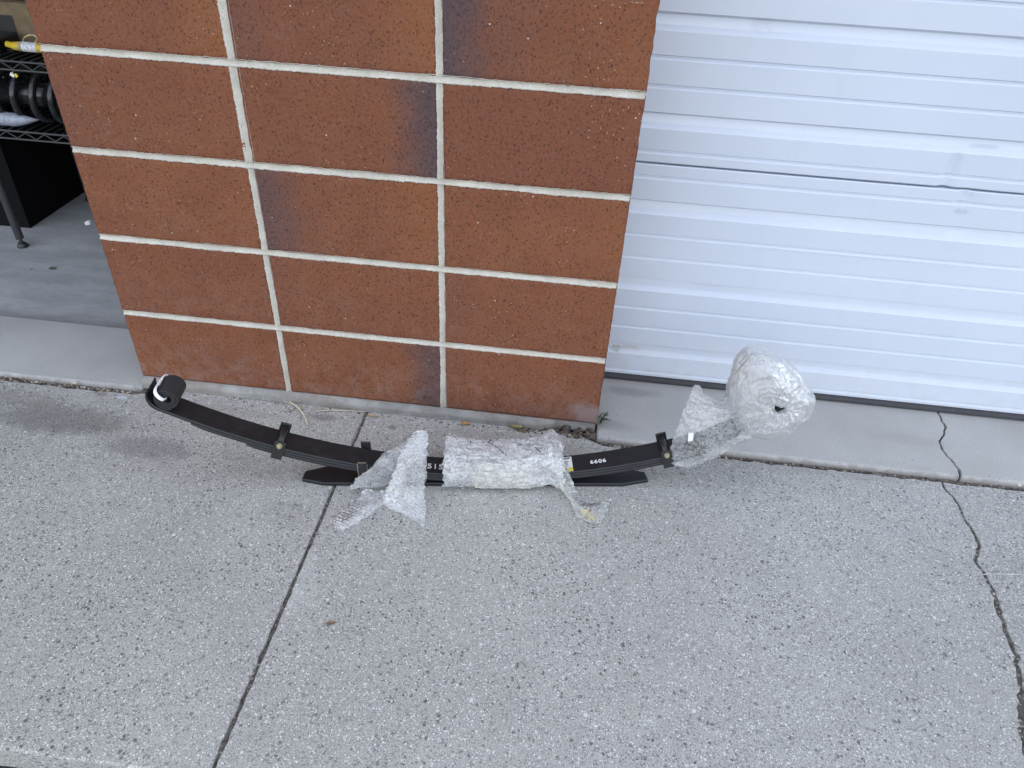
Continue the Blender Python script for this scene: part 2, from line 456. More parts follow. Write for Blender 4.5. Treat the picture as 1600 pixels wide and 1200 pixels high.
def mat_soil():
    M = Mat('dark_soil')
    a = M.noise(60, 5, 0.7)
    col = M.mix(M.ramp(a, 0.3, 0.7), (0.055, 0.051, 0.047), (0.15, 0.14, 0.128))
    g, r = M.speck(220, 0.3, 0.36)
    col = M.mix(M.math('MULTIPLY', g, 0.8), col, M.mix(r, (0.05, 0.045, 0.04), (0.28, 0.26, 0.24)))
    M.surf(col, 0.95, M.bump(M.math('ADD', a, g), 0.8, 0.004))
    return M.m

def mat_asphalt():
    M = Mat('asphalt')
    a = M.noise(3, 5, 0.7)
    col = M.mix(M.ramp(a, 0.3, 0.7), (0.045, 0.042, 0.04), (0.075, 0.07, 0.066))
    g, r = M.speck(150, 0.4, 0.36)
    col = M.mix(M.math('MULTIPLY', g, 0.7), col, M.mix(r, (0.03, 0.03, 0.03), (0.2, 0.19, 0.18)))
    M.surf(col, 0.9, M.bump(M.math('ADD', g, M.noise(200, 3)), 0.7, 0.004))
    return M.m

AGG, APR, FLOOR, BRICK = mat_aggregate(), mat_apron(), mat_floor(), mat_brick()
MORT = mat_mortar('pale_mortar', (0.48, 0.45, 0.385), (0.62, 0.59, 0.52))
LEDGE = mat_mortar('weathered_mortar', (0.24, 0.235, 0.225), (0.36, 0.35, 0.335), 0.55)
DOOR, SOIL, ASPH = mat_door(), mat_soil(), mat_asphalt()
LEAF = mat_black_paint('black_satin_paint')
CLAMP = mat_black_paint('black_clamp_paint', (0.02, 0.02, 0.021), 0.35, 0.3)
RUBBER = mat_black_paint('black_rubber', (0.02, 0.02, 0.021), 0.62, 0.3, False)
ZINC = plain('zinc_plated_steel', (0.60, 0.54, 0.38), 0.35, 0.8)
BARE = plain('bare_edge_metal', (0.42, 0.38, 0.27), 0.45, 0.6)
WHITE = plain('white_plastic', (0.80, 0.81, 0.82), 0.4, 0, 0.05)
PAPER = plain('white_paper', (0.80, 0.80, 0.80), 0.8, 0, 0.04)
YELLOW = plain('yellow_print', (0.72, 0.58, 0.03), 0.5, 0, 0.08)
INK = plain('black_ink', (0.02, 0.02, 0.02), 0.7, 0, 0.1)
STENCIL = plain('white_stencil_paint', (0.78, 0.78, 0.78), 0.6, 0, 0.1, 200)
SEAL = mat_black_paint('grey_rubber_seal', (0.045, 0.045, 0.05), 0.7, 0.5, False)
BUBBLE = mat_film('bubble_wrap_film', (0.80, 0.81, 0.825), 0.13, 0.3, 60, 0.3, 0.3, crease=.3)
WRAP = mat_film('stretch_wrap_film', (0.88, 0.885, 0.89), 0.24, 0.25, 42, 0.65, 0.25, gl_k=1.1, gl_r=.12, crease=.5)
BAG = mat_film('plastic_bag_film', (0.76, 0.76, 0.755), 0.17, 0.3, 30, 0.40, 0.35, crease=.38, gl_r=.3, gl_k=.45)
TAPEF = mat_film('clear_tape_film', (0.70, 0.68, 0.60), 0.06, 0.2, 50, 0.4, 0.3)

# ------------------------------------------------------------------ ground
def tagS(o): o['kind'] = 'structure'; return o

gm = MB()
gm.add([(-150, -150, -0.075), (150, -150, -0.075), (150, 150, -0.075), (-150, 150, -0.075)], [(0, 1, 2, 3)])
tagS(gm.build('ground', ASPH))

def slab(name, poly, radii, mat, parent, ztop, zbot, seg=4):
    """cast slab: outline (counter-clockwise), a rounding radius per corner, edges eased in seg steps"""
    P = np.array(poly, float); n = len(P)
    R = np.array(radii, float)
    e = np.roll(P, -1, 0) - P
    e /= np.linalg.norm(e, axis=1)[:, None]
    nin = np.stack([-e[:, 1], e[:, 0]], 1)
    N = nin + np.roll(nin, 1, 0)
    N /= np.maximum(0.5, (N * nin).sum(1))[:, None]
    V = []; F = []
    rings = [(0.0, zbot)] + [(1 - math.cos(a), None) for a in np.linspace(0, math.pi / 2, seg + 1)]
    for k, (q, z) in enumerate(rings):
        a = (k - 1) / seg * math.pi / 2
        for i in range(n):
            p = P[i] + N[i] * R[i] * (1 - math.cos(a) if k else 0)
            zz = zbot if k == 0 else ztop - R[i] * (1 - math.sin(a))
            V.append((p[0], p[1], zz))
    m = len(rings)
    for k in range(m - 1):
        for i in range(n):
            j = (i + 1) % n
            F.append((k * n + i, k * n + j, (k + 1) * n + j, (k + 1) * n + i))
    F.append(tuple((m - 1) * n + i for i in range(n)))
    o = obj(name, V, F, mat, parent)
    sm = [True] * (len(F) - 1) + [False]
    o.data.polygons.foreach_set('use_smooth', sm)
    return o

def densify(pts, step, jit, rnd):
    out = []
    for a, b in zip(pts[:-1], pts[1:]):
        a = np.array(a); b = np.array(b); L = np.linalg.norm(b - a)
        k = max(1, int(L / step))
        for i in range(k):
            p = a + (b - a) * i / k
            if i or len(out): p = p + np.array([rnd.gauss(0, jit), rnd.gauss(0, jit)])
            out.append(p)
    out.append(np.array(pts[-1]))
    return out

rnd = random.Random(3)
crack_px = [(1469, 746), (1477, 763), (1494, 783), (1504, 802), (1521, 831), (1533, 855), (1522, 874), (1540, 895), (1552, 925), (1562, 960),
            (1580, 1005), (1591, 1035), (1596, 1080), (1598, 1150)]
crack = [ground(*p)[:2] for p in crack_px] + [np.array([1.535, -0.80]), np.array([1.56, -0.88]), np.array([1.54, -0.955])]
crack[0] = np.array([crack[0][0], -0.044])
crack = densify(crack, 0.011, 0.0016, rnd)
halfw = [0.0026 + 0.0020 * min(1, i / len(crack) * 1.6) + abs(rnd.gauss(0, 0.0010)) for i in range(len(crack))]
crL = [(p[0] - h, p[1]) for p, h in zip(crack, halfw)]
crR = [(p[0] + h * (0.9 + 0.4 * rnd.random()), p[1]) for p, h in zip(crack, halfw)]

pav = thing('pavement', None, None)
tagS(pav)
SE = 0.2075                               # the straight contraction joint
YF = -0.945
def edge_line(a, b, n, j=0.0008):
    r = random.Random(int(abs(a[0] * 1000 + b[1] * 777)))
    return [(a[0] + (b[0] - a[0]) * t / n + r.gauss(0, j), a[1] + (b[1] - a[1]) * t / n + r.gauss(0, j)) for t in range(n)]
polyA = edge_line((-3.2, YF), (SE - .0035, YF), 120) + edge_line((SE - .0035, YF), (SE - .0035, -0.012), 60) + \
    edge_line((SE - .0035, -0.010), (-0.39, -0.010), 8) + edge_line((-0.402, -0.044), (-3.2, -0.044), 110, .0015)
slab('concrete_slab', polyA, [0.005] * len(polyA), AGG, pav, 0.0, -0.06, 3)
polyB = edge_line((SE + .0035, YF), (1.535, YF), 60) + crL[::-1] + edge_line((1.63, -0.044), (0.80, -0.044), 50, .0015) + \
    edge_line((0.75, -0.010), (SE + .0035, -0.010), 8) + edge_line((SE + .0035, -0.012), (SE + .0035, YF), 60)[:-1]
slab('concrete_slab', polyB, [0.0045 if not (60 <= i < 60 + len(crL)) else 0.0015 for i in range(len(polyB))], AGG, pav, 0.0, -0.06, 3)
polyC = crR + edge_line((1.56, YF), (4.5, YF), 4) + edge_line((4.5, YF), (4.5, -0.044), 3) + edge_line((4.5, -0.044), (1.66, -0.044), 80, .0015)
slab('concrete_slab', polyC, [0.0015 if i < len(crR) else 0.004 for i in range(len(polyC))], AGG, pav, -0.001, -0.06, 3)
fm = MB()
def soil_patch(mb, x0, x1, y0, y1, z, step, amp):
    nx = max(2, int((x1 - x0) / step)); ny = max(2, int((y1 - y0) / step))
    V = []; F = []
    for j in range(ny + 1):
        for i in range(nx + 1):
            x = x0 + (x1 - x0) * i / nx; y = y0 + (y1 - y0) * j / ny
            V.append((x, y, z + amp * noise.noise((x * 90, y * 90, 1.7)) + 0.6 * amp * noise.noise((x * 260, y * 260, 4.2))))
    for j in range(ny):
        for i in range(nx):
            a = j * (nx + 1) + i
            F.append((a, a + 1, a + nx + 2, a + nx + 1))
    mb.add(V, F)
soil_patch(fm, 1.48, 1.72, -0.95, -0.03, -0.0050, 0.004, 0.0028)
soil_patch(fm, SE - .012, SE + .012, -0.944, -0.012, -0.0055, 0.004, 0.0025)
soil_patch(fm, -1.6, -0.385, -0.056, -0.014, -0.007, 0.005, 0.003)
soil_patch(fm, 0.70, 3.0, -0.056, -0.014, -0.009, 0.006, 0.003)
soil_patch(fm, 1.66, 1.78, -0.02, 0.232, 0.0, 0.005, 0.0015)
o = fm.build('soil', SOIL, None, True); o['kind'] = 'stuff'

# aprons in front of the two doorways, with rounded worn lips
apr = thing('driveway_apron', None, None)
tagS(apr)
YD = 0.236
ZA = 0.006
def apron(poly, rad): return slab('concrete_slab', poly, rad, APR, apr, ZA, -0.06, 5)
fl = edge_line((-3.2, -0.030), (-0.3975, -0.030), 140, .0009)
pl = fl + [(-0.3975, -0.028), (-0.3975, YD), (-3.2, YD)]
apron(pl, [0.014] * len(fl) + [0.003, 0.003, 0.003])
acrack_px = [(1499, 745), (1499, 733), (1486, 718), (1473, 703), (1468, 687), (1475, 679), (1477.5, 668), (1472, 651)]
ac = [ground(*p, ZA)[:2] for p in acrack_px]
ac[0] = np.array([ac[0][0], -0.030]); ac[-1] = np.array([ac[-1][0], 0.30])
ac = densify(ac, 0.009, 0.0012, rnd)
aL = [(p[0] - 0.0020 - abs(rnd.gauss(0, .0008)), p[1]) for p in ac]
aR = [(p[0] + 0.0020 + abs(rnd.gauss(0, .0012)), p[1]) for p in ac]
fl = edge_line((0.802, -0.030), (ac[0][0] - .003, -0.030), 70, .0009)
pl = fl + aL + [(0.802, 0.30)]
apron(pl, [0.014] * len(fl) + [0.0018] * len(aL) + [0.003])
fl = edge_line((ac[0][0] + .003, -0.030), (4.5, -0.030), 110, .0009)
pl = fl + [(4.5, -0.03), (4.5, 0.30)] + aR[::-1]
apron(pl, [0.014] * len(fl) + [0.003] * 2 + [0.0018] * len(aR))

fo = MB().box((-3.2, YD + 0.002, -0.06), (1.0, 5.5, 0.003)).build('garage_floor', FLOOR)
tagS(fo)

# ------------------------------------------------------------------ building shell round the doorways
SHELL = plain('building_paint', (0.16, 0.15, 0.14), 0.8)
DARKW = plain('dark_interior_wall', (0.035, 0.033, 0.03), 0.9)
bld = thing('garage_building', 'dark garage interior seen through the open doorway left of the brick pillar', 'building', (-1.5, 3, 0))
MB().box((-6, 0.02, 2.45), (8, 0.235, 4.4)).build('wall', SHELL, bld)  # unseen upper wall, made this tall to keep sun off the foreground
MB().box((-6, 0.02, 0.0), (-3.2, 0.235, 2.448)).build('wall', SHELL, bld)
MB().box((4.5, 0.02, 0.0), (8, 0.235, 2.448)).build('wall', SHELL, bld)
MB().box((-6, 0.24, 4.2), (8, 9, 4.4)).build('roof', SHELL, bld)
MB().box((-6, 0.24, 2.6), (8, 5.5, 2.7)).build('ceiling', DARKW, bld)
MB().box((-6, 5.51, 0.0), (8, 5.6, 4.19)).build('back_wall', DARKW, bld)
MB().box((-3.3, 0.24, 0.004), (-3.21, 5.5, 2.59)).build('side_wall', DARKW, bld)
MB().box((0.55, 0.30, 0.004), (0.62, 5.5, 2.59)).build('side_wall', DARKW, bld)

# ------------------------------------------------------------------ brick pillar: stack-bonded blocks and raked mortar
pil = thing('brick_pillar', 'brown speckled block pillar with pale mortar between open doorway and white garage door', 'pillar', (0.2, 0.0, 0.0))
XL, XR = -0.3958, 0.7993
X1, X2 = 0.0, 0.4064
ZB = 0.028
ZJ = [0.2234, 0.4266, 0.6298, 0.833, 1.0362, 1.2394, 1.4426, 1.6458, 1.849, 2.0522, 2.2554, 2.45]
GAP = 0.0052
cols = [(XL, X1 - GAP), (X1 + GAP, X2 - GAP), (X2 + GAP, XR)]
PD = 0.22
def block(x0, x1, z0, z1, nx, nz, seed, edges):
    """one fired block: uneven face, eased arrises with small chips, returns to the core"""
    r = random.Random(seed)
    V = []; F = []
    idx = {}
    for j in range(nz + 1):
        for i in range(nx + 1):
            u, v = i / nx, j / nz
            x = x0 + (x1 - x0) * u; z = z0 + (z1 - z0) * v
            y = 0.0005 * noise.noise((x * 14, seed, z * 14)) + 0.00025 * noise.noise((x * 90, seed + 9, z * 90))
            bx = i in (0, nx); bz = j in (0, nz)
            if bx or bz:
                y += 0.0016
                ch = max(0, noise.noise((x * 55, z * 55, seed * 1.3))) * 0.0022
                if i == 0: x += ch + (0.0008 if edges[0] else 0)
                if i == nx: x -= ch * (1.7 if edges[1] else 1)
                if j == 0: z += ch
                if j == nz: z -= ch
            idx[i, j] = len(V); V.append((x, y, z))
    for j in range(nz):
        for i in range(nx):
            F.append((idx[i, j], idx[i + 1, j], idx[i + 1, j + 1], idx[i, j + 1]))
    ring = [(i, 0) for i in range(nx)] + [(nx, j) for j in range(nz)] + [(i, nz) for i in range(nx, 0, -1)] + [(0, j) for j in range(nz, 0, -1)]
    m = len(ring)
    for dy, ins in ((0.0045, -0.0004), (PD, -0.0004)):
        b = len(V)
        for (i, j) in ring:
            x, y, z = V[idx[i, j]]
            if i == 0: x = min(x, x0 + .0012) if edges[0] else x
            V.append((x, dy, z))
    b0 = len(V) - 2 * m
    rid = [idx[q] for q in ring]
    for k in range(m):
        l = (k + 1) % m
        F.append((rid[l], rid[k], b0 + k, b0 + l))
        F.append((b0 + l, b0 + k, b0 + m + k, b0 + m + l))
    F.append(tuple(b0 + m + k for k in range(m)))
    return V, F
# look of each block, row 0 at the bottom: (orange, red, flash_left, flash_right, dust, patch)
LOOK = {(0, 0): (0, .2, 0, 0, 1, 0), (0, 1): (0, .1, 0, .8, .8, 0), (0, 2): (0, .3, .1, 0, .8, 1),
        (1, 0): (0, .5, 0, 0, .35, 0), (1, 1): (0, .35, .1, 0, .2, 0), (1, 2): (.2, .35, .15, 0, .15, 0),
        (2, 0): (.3, .1, 0, 0, .15, 0), (2, 1): (.7, .1, .75, 0, .1, 0), (2, 2): (.3, 0, 0, 0, .05, 0),
        (3, 0): (.2, .4, .1, 0, .1, 0), (3, 1): (0, .5, 0, 1, .05, 0), (3, 2): (0, .8, 0, 0, .05, 0),
        (4, 0): (1, .5, 0, 0, .05, 0), (4, 1): (.9, .6, .25, 0, .1, 0), (4, 2): (.4, .3, 1, 0, .05, 0)}
for row in range(len(ZJ)):
    za = ZB if row == 0 else ZJ[row - 1] + GAP
    zb = ZJ[row] - GAP
    for ci, (xa, xb) in enumerate(cols):
        fine_ = row < 6
        V, F = block(xa, xb, za, zb, 56 if fine_ else 4, 28 if fine_ else 2, row * 3 + ci + 1, (ci == 0, ci == 2))
        o = obj('block', V, F, BRICK, pil, True)
        o.data.polygons.foreach_set('use_smooth', [k < (56 * 28 if fine_ else 8) for k in range(len(F))])
        L = LOOK.get((row, ci), (random.random() * .5, random.random() * .6, 0, 0, 0, 0))
        for k, v in zip(('orange', 'red', 'flash_left', 'flash_right', 'dust', 'patch'), L): o[k] = float(v)
MB().box((XL + 0.004, 0.006, 0.0), (XR - 0.004, PD + 0.01, 2.44)).build('mortar_core', MORT, pil)
def joint(a, b, horizontal, seed, yoff=0.0, wide=1.0):
    """a struck mortar joint whose ragged edges lap a little over the blocks"""
    n = int((b - a[0]) / 0.0015) if horizontal else int((b - a[1]) / 0.0015)
    V = []; F = []
    prof = [(-1, 0.0022), (-1, -0.0005), (-0.6, 0.0004), (0.0, 0.0042), (0.6, 0.0036), (1, -0.0003), (1, 0.0022)]
    for i in range(n + 1):
        t = i / n
        for k, (q, y) in enumerate(prof):
            s = 1 if q > 0 else -1
            c = (a[0] + (b - a[0]) * t) if horizontal else (a[1] + (b - a[1]) * t)
            wv = 0.0070 * wide * (1 + 0.22 * noise.noise((c * 11, seed, 0.3))) + 0.0011 * noise.noise((c * 45, seed, s * 3.0)) + 0.0013 * noise.noise((c * 170, seed + 5, s * 7.0)) + 0.0032 * max(0, noise.noise((c * 300, seed + 2, s * 5)) - .15)
            yy = y + yoff + 0.0005 * noise.noise((c * 120, q * 3, seed))
            if horizontal: V.append((c, yy, a[1] + q * wv))
            else: V.append((a[0] + q * wv, yy, c))
    m = len(prof)
    for i in range(n):
        for k in range(m - 1):
            f = (i * m + k, (i + 1) * m + k, (i + 1) * m + k + 1, i * m + k + 1)
            F.append(f if horizontal else f[::-1])
    return V, F
for k, z in enumerate(ZJ[:6]):
    V, F = joint((XL + 0.0015, z), XR - 0.002, True, k * 2.3 + 1)
    obj('mortar_joint', V, F, MORT, pil, True)
for x in (X1, X2):
    zz = [ZB - .002] + ZJ[:6]
    for k in range(6):
        V, F = joint((x, zz[k] + (0.0055 if k else 0)), zz[k + 1] - 0.0055, False, 31 + k * 1.7 + x * 10, 0.0003, 1.45 if (x == X1 and k in (3, 4)) else 1.0)
        obj('mortar_joint', V, F, MORT, pil, True)
# the mortar ledge the bottom course sits on: it breaks away towards the right corner
V = []; F = []
n = 420
for i in range(n + 1):
    x = XL + 0.001 + (0.7993 - XL - 0.004) * i / n
    brk = max(0.0, min(1.0, (x - 0.665 + 0.02 * noise.noise((x * 40, 0, 0))) / 0.03))
    nz = noise.noise((x * 30, 2.2, 0)); nf = noise.noise((x * 140, 5.2, 0)); ns = noise.noise((x * 8, 9.0, 0))
    top = 0.0270 + 0.0012 * nz
    fy = -0.0135 - 0.003 * ns - 0.0016 * nf
    fz = 0.0185 + 0.0022 * nz + 0.001 * nf
    fy = fy * (1 - brk) + 0.004 * brk
    P = [(0.006, top + .0012), (-0.0005 + 0.004 * brk, top), (fy * 0.55 + .001, top - 0.0022), (fy * 0.95, fz), (fy, fz - 0.005), (fy * 0.93, 0.008), (fy * 0.97 - 0.001 * nf, -0.003)]
    V += [(x, y, z) for y, z in P]
m = 7
for i in range(n):
    for k in range(m - 1):
        F.append((i * m + k, i * m + k + 1, (i + 1) * m + k + 1, (i + 1) * m + k))
obj('mortar_ledge', V, F, LEDGE, pil, True)

# ------------------------------------------------------------------ garage door on the right
door = thing('garage_door', 'closed white ribbed steel garage door with a dent at its panel seam right of the brick pillar', 'garage door', (2.2, 0.24, 0.0))
def section(z0, z1, wide, thin, dents):
    pts = [(z0, 0.030), (z0 + 0.0005, 0.002), (z0 + 0.003, 0.0)]
    ev = sorted([(z, 'w') for z in wide] + [(z, 't') for z in thin])
    for z, k in ev:                              # z = top edge of the groove
        if k == 'w':
            pts += [(z - 0.037, 0.0), (z - 0.0355, 0.0006), (z - 0.0275, 0.0085), (z - 0.0255, 0.0098), (z - 0.016, 0.0115), (z - 0.0075, 0.0140), (z - 0.0060, 0.0136), (z - 0.0006, 0.0008), (z, 0.0)]
        else:
            pts += [(z - 0.0104, 0.0), (z - 0.0094, 0.0004), (z - 0.0044, 0.0052), (z - 0.0030, 0.0056), (z - 0.0005, 0.0006), (z, 0.0)]
    pts += [(z1 - 0.003, 0.0), (z1 - 0.0005, 0.002), (z1, 0.030)]
    # fill tall flats so that dents can bend them
    q = [pts[0]]
    for a, b in zip(pts[:-1], pts[1:]):
        k = max(1, int(abs(b[0] - a[0]) / 0.008))
        for i in range(1, k + 1): q.append((a[0] + (b[0] - a[0]) * i / k, a[1] + (b[1] - a[1]) * i / k))
    xs = list(np.arange(0.785, 1.30, 0.06)) + list(np.arange(1.30, 1.80, 0.006)) + list(np.arange(1.80, 4.5, 0.12)) + [4.495]
    V = []; F = []
    for x in xs:
        for z, y in q:
            d = 0.0012 * noise.noise((x * 1.7, z * 5, 3.3))
            for (dx, dz, rx, rz, amp) in dents:
                e = ((x - dx) / rx) ** 2 + ((z - dz) / rz) ** 2
                if e < 1: d += amp * (1 - abs((x - dx) / rx)) * (1 - e) ** 0.5
            V.append((x, 0.240 + y + d, z))
    m = len(q)
    for i in range(len(xs) - 1):
        for k in range(m - 1):
            F.append((i * m + k, (i + 1) * m + k, (i + 1) * m + k + 1, i * m + k + 1))
    o = obj('door_panel', V, F, DOOR, door, True)
    mod = o.modifiers.new('edges', 'EDGE_SPLIT'); mod.split_angle = math.radians(9)
    return o
dA = [(1.507, 0.622, 0.022, 0.085, 0.0090), (1.56, 0.66, 0.07, 0.06, 0.0045)]
dB = [(1.558, 0.618, 0.020, 0.035, 0.008), (1.575, 0.565, 0.05, 0.05, 0.004)]
section(0.022, 0.6195, [0.1272, 0.3260, 0.5335], [0.0425, 0.1835, 0.2430, 0.3885, 0.4490, 0.5935], dB)
section(0.6230, 1.2210, [0.7370, 0.9380, 1.139], [0.6535, 0.7960, 0.8550, 0.9975, 1.0560, 1.198], dA)
section(1.2245, 1.8225, [1.339, 1.540, 1.741], [1.2555, 1.398, 1.457, 1.5995, 1.658, 1.80], [])
section(1.8260, 2.44, [1.942, 2.143, 2.344], [1.8585, 2.001, 2.06, 2.2025, 2.261, 2.403], [])
V = []; F = []
n = 160
for i in range(n + 1):
    x = 0.79 + (4.49 - 0.79) * i / n
    w1 = 0.001 * noise.noise((x * 6, 0, 8.0))
    P = [(0.262, 0.0235), (0.2335, 0.0235), (0.2300, 0.021), (0.2290 + w1, 0.015), (0.2300 + w1, 0.0105), (0.2345, 0.0066 + abs(w1)), (0.262, 0.0064)]
    V += [(x, y, z) for y, z in P]
for i in range(n):
    for k in range(6):
        F.append((i * 7 + k, i * 7 + k + 1, (i + 1) * 7 + k + 1, (i + 1) * 7 + k))
obj('bottom_seal', V, F, SEAL, door, True)

# ------------------------------------------------------------------ the leaf spring
TH, Y0, Z0, S0, C2, C4, C3 = 0.154, -0.2107, 0.0342, 0.0364, 0.3765, 0.0478, 0.0131
DS = np.array([math.cos(TH), math.sin(TH), 0]); DT = np.array([-math.sin(TH), math.cos(TH), 0])
ORG = np.array([0.52, Y0, 0.0])
def zc(s): u = s - S0; return Z0 + C2 * u * u + C4 * u ** 4 + C3 * u ** 3 + 1.5 * max(0.0, s - .49) ** 2
def dz(s): u = s - S0; return 2 * C2 * u + 4 * C4 * u ** 3 + 3 * C3 * u * u + 3.0 * max(0.0, s - .49)
def L2W(s, t, z): return ORG + DS * s + DT * t + np.array([0, 0, z])
HW = 0.028
spr = thing('leaf_spring', 'long black curved leaf spring lying on the concrete in front of the brick pillar', 'leaf spring', tuple(L2W(0, 0, 0)))

def strip(path, hw, th, mat, name, parent, taper=None, rim=0.0022):
    """flat bar with rolled edges swept along (s, z) points of its top surface"""
    V = []; F = []
    m = None
    for i, (s, z) in enumerate(path):
        a = path[max(0, i - 1)]; b = path[min(len(path) - 1, i + 1)]
        tx, tz = b[0] - a[0], b[1] - a[1]; L = math.hypot(tx, tz); tx /= L; tz /= L
        nx, nz = -tz, tx                          # top side normal
        k = taper(i / (len(path) - 1)) if taper else 1.0
        T = th * k
        sec = []
        for (t, d) in ((-hw + .001, 0), (-hw + .0004, -0.0007), (-hw - 0.0006, -0.0022), (-hw - .0008, -T * .5), (-hw - 0.0006, -T + .0022 * k), (-hw + .0006, -T),
                       (hw - .0006, -T), (hw + .0006, -T + .0022 * k), (hw + .0008, -T * .5), (hw + .0006, -.0022 * k), (hw - .0004, -.0007), (hw - .001, 0)):
            sec.append(L2W(s + nx * d, t, z + nz * d))
        m = len(sec); V += sec
    for i in range(len(path) - 1):
        for k in range(m):
            l = (k + 1) % m
            F.append((i * m + k, (i + 1) * m + k, (i + 1) * m + l, i * m + l))
    F.append(tuple(range(m))); F.append(tuple((len(path) - 1) * m + k for k in range(m))[::-1])
    o = obj(name, V, F, mat, parent, True)
    mod = o.modifiers.new('edges', 'EDGE_SPLIT'); mod.split_angle = math.radians(40)
    return o
LT = 0.0076
def curve_path(a, b, off, n=90):
    out = []
    for i in range(n + 1):
        s = a + (b - a) * i / n
        d = dz(s); L = math.hypot(1, d)
        out.append((s + d / L * off, zc(s) - off / L))
    return out
# main leaf: its left end curls up round the roll
RC = 0.0310
SR = -0.6570
d = dz(SR); L = math.hypot(1, d); tx, tz = 1 / L, d / L
CC = (SR - tz * RC, zc(SR) + tx * RC)
arc = []
a0 = math.atan2(tz, tx) - math.pi / 2
for i in range(16):
    a = a0 - math.radians(80) * (1 - i / 16)
    k = 1 + 0.16 * (1 - i / 16)
    arc.append((CC[0] + RC * k * math.cos(a), CC[1] + RC * k * math.sin(a)))
main = strip(arc + curve_path(SR, 0.655, 0, 140), HW, LT, LEAF, 'leaf', spr, lambda u: 0.45 + 0.55 * min(1, u / 0.06))
strip(curve_path(-0.600, 0.56, LT + .0006, 100), HW - .0004, LT, LEAF, 'leaf', spr, lambda u: min(1, 0.55 + u / .05, 0.55 + (1 - u) / .05))
strip(curve_path(-0.492, 0.525, 2 * (LT + .0006), 80), HW - .0008, LT, LEAF, 'leaf', spr, lambda u: min(1, 0.6 + u / .05, 0.6 + (1 - u) / .05))
# flat overload leaf with clipped corners
top = [(-0.396, -.0155), (-0.345, -.0285), (0.345, -.0285), (0.409, -.014), (0.405, .012), (0.345, .0285), (-0.345, .0285), (-0.393, .010)]
zt, zb_ = 0.0098, 0.0005
V = [L2W(s, t, zb_ + .0008) for s, t in top] + [L2W(s, t, zt - .0018) for s, t in top] + [L2W(s * .9965, t * .95, zt) for s, t in top] + [L2W(s * .997, t * .96, zb_) for s, t in top]
n = 8; F = []
for a, b in ((3, 0), (0, 1), (1, 2)):
    for i in range(n):
        j = (i + 1) % n
        F.append((a * n + i, a * n + j, b * n + j, b * n + i))
F.append(tuple(2 * n + i for i in range(n))); F.append(tuple(3 * n + i for i in range(n))[::-1])
obj('overload_leaf', V, F, LEAF, spr)
def frame(s):
    d = dz(s); L = math.hypot(1, d)
    return DS / L + np.array([0, 0, d / L]), np.array([0, 0, 1 / L]) - DS * d / L
def clip(s, below, above, w_, tube=True):
    ta, nn = frame(s)
    P = L2W(s, 0, zc(s))
    mb = MB()
    th = 0.0022
    for sd in (-1, 1):
        c = P + DT * sd * (HW + .0012 + th) + nn * (above - below) / 2
        mb.obox(c, ta * w_, DT * th, nn * (above + below) / 2, 0.0009)
    mb.obox(P - nn * (below - 0.0019), ta * w_ * .985, DT * (HW + .001), nn * 0.0019, 0.0004)
    o = mb.build('rebound_clip', CLAMP, spr)
    if tube:
        a = P + nn * 0.0105
        MB().tube([a - DT * (HW + .0005), a + DT * (HW + .0005)], 0.0074, 16).build('spacer_tube', CLAMP, o, True)
        h = MB()
        f0 = a - DT * (HW + .0012 + 2 * th)
        h.tube([f0 + DT * .0003, f0 - DT * 0.0010], 0.0066, 16)
        h.tube([f0 - DT * 0.0010, f0 - DT * 0.0050], 0.0056, 6)
        h.tube([f0 - DT * 0.0050, f0 - DT * 0.0078], 0.0030, 12)
        h.build('hex_nut', ZINC, o)
        h = MB()
        f0 = a + DT * (HW + .0012 + 2 * th)
        h.tube([f0 - DT * .0003, f0 + DT * 0.0045], 0.0062, 6)
        h.build('bolt_head', CLAMP, o)
    else:
        # bare worn arris along the top and one side of the plate
        c = P - DT * (HW + .0012 + 2 * th + .0003) + nn * (above - .0006)
        MB().obox(c, ta * w_ * .8, DT * .0004, nn * .0006).build('bare_edge', BARE, o)
        c = P - DT * (HW + .0012 + 2 * th + .0003) - ta * (w_ - .0005) + nn * (above - below) / 2
        MB().obox(c, ta * .0005, DT * .0004, nn * (above + below) * .42).build('bare_edge', BARE, o)
    return o
clip(-0.4295, 0.0310, 0.0200, 0.0120)
clip(0.4355, 0.0310, 0.0200, 0.0120)
# straight-sided clip at the overload leaf
P = L2W(-0.252, 0, 0)
mb = MB()
for sd in (-1, 1): mb.obox(P + DT * sd * 0.0335 + np.array([0, 0, 0.0405]), DS * 0.0112, DT * 0.0022, np.array([0, 0, 0.040]), 0.001)
mb.obox(P + np.array([0, 0, 0.0125]), DS * 0.011, DT * 0.0312, np.array([0, 0, 0.0022]), 0.0005)
uc = mb.build('rebound_clip', CLAMP, spr)
MB().obox(P - DT * 0.0359 + np.array([0, 0, 0.0797]), DS * .0088, DT * .0004, np.array([0, 0, .0006])).build('bare_edge', BARE, uc)
MB().obox(P - DT * 0.0359 - DS * .0107 + np.array([0, 0, 0.041]), DS * .0006, DT * .0004, np.array([0, 0, .036])).build('bare_edge', BARE, uc)
MB().obox(P - DT * 0.0359 + DS * .0109 + np.array([0, 0, 0.060]), DS * .0004, DT * .0004, np.array([0, 0, .015])).build('bare_edge', BARE, uc)

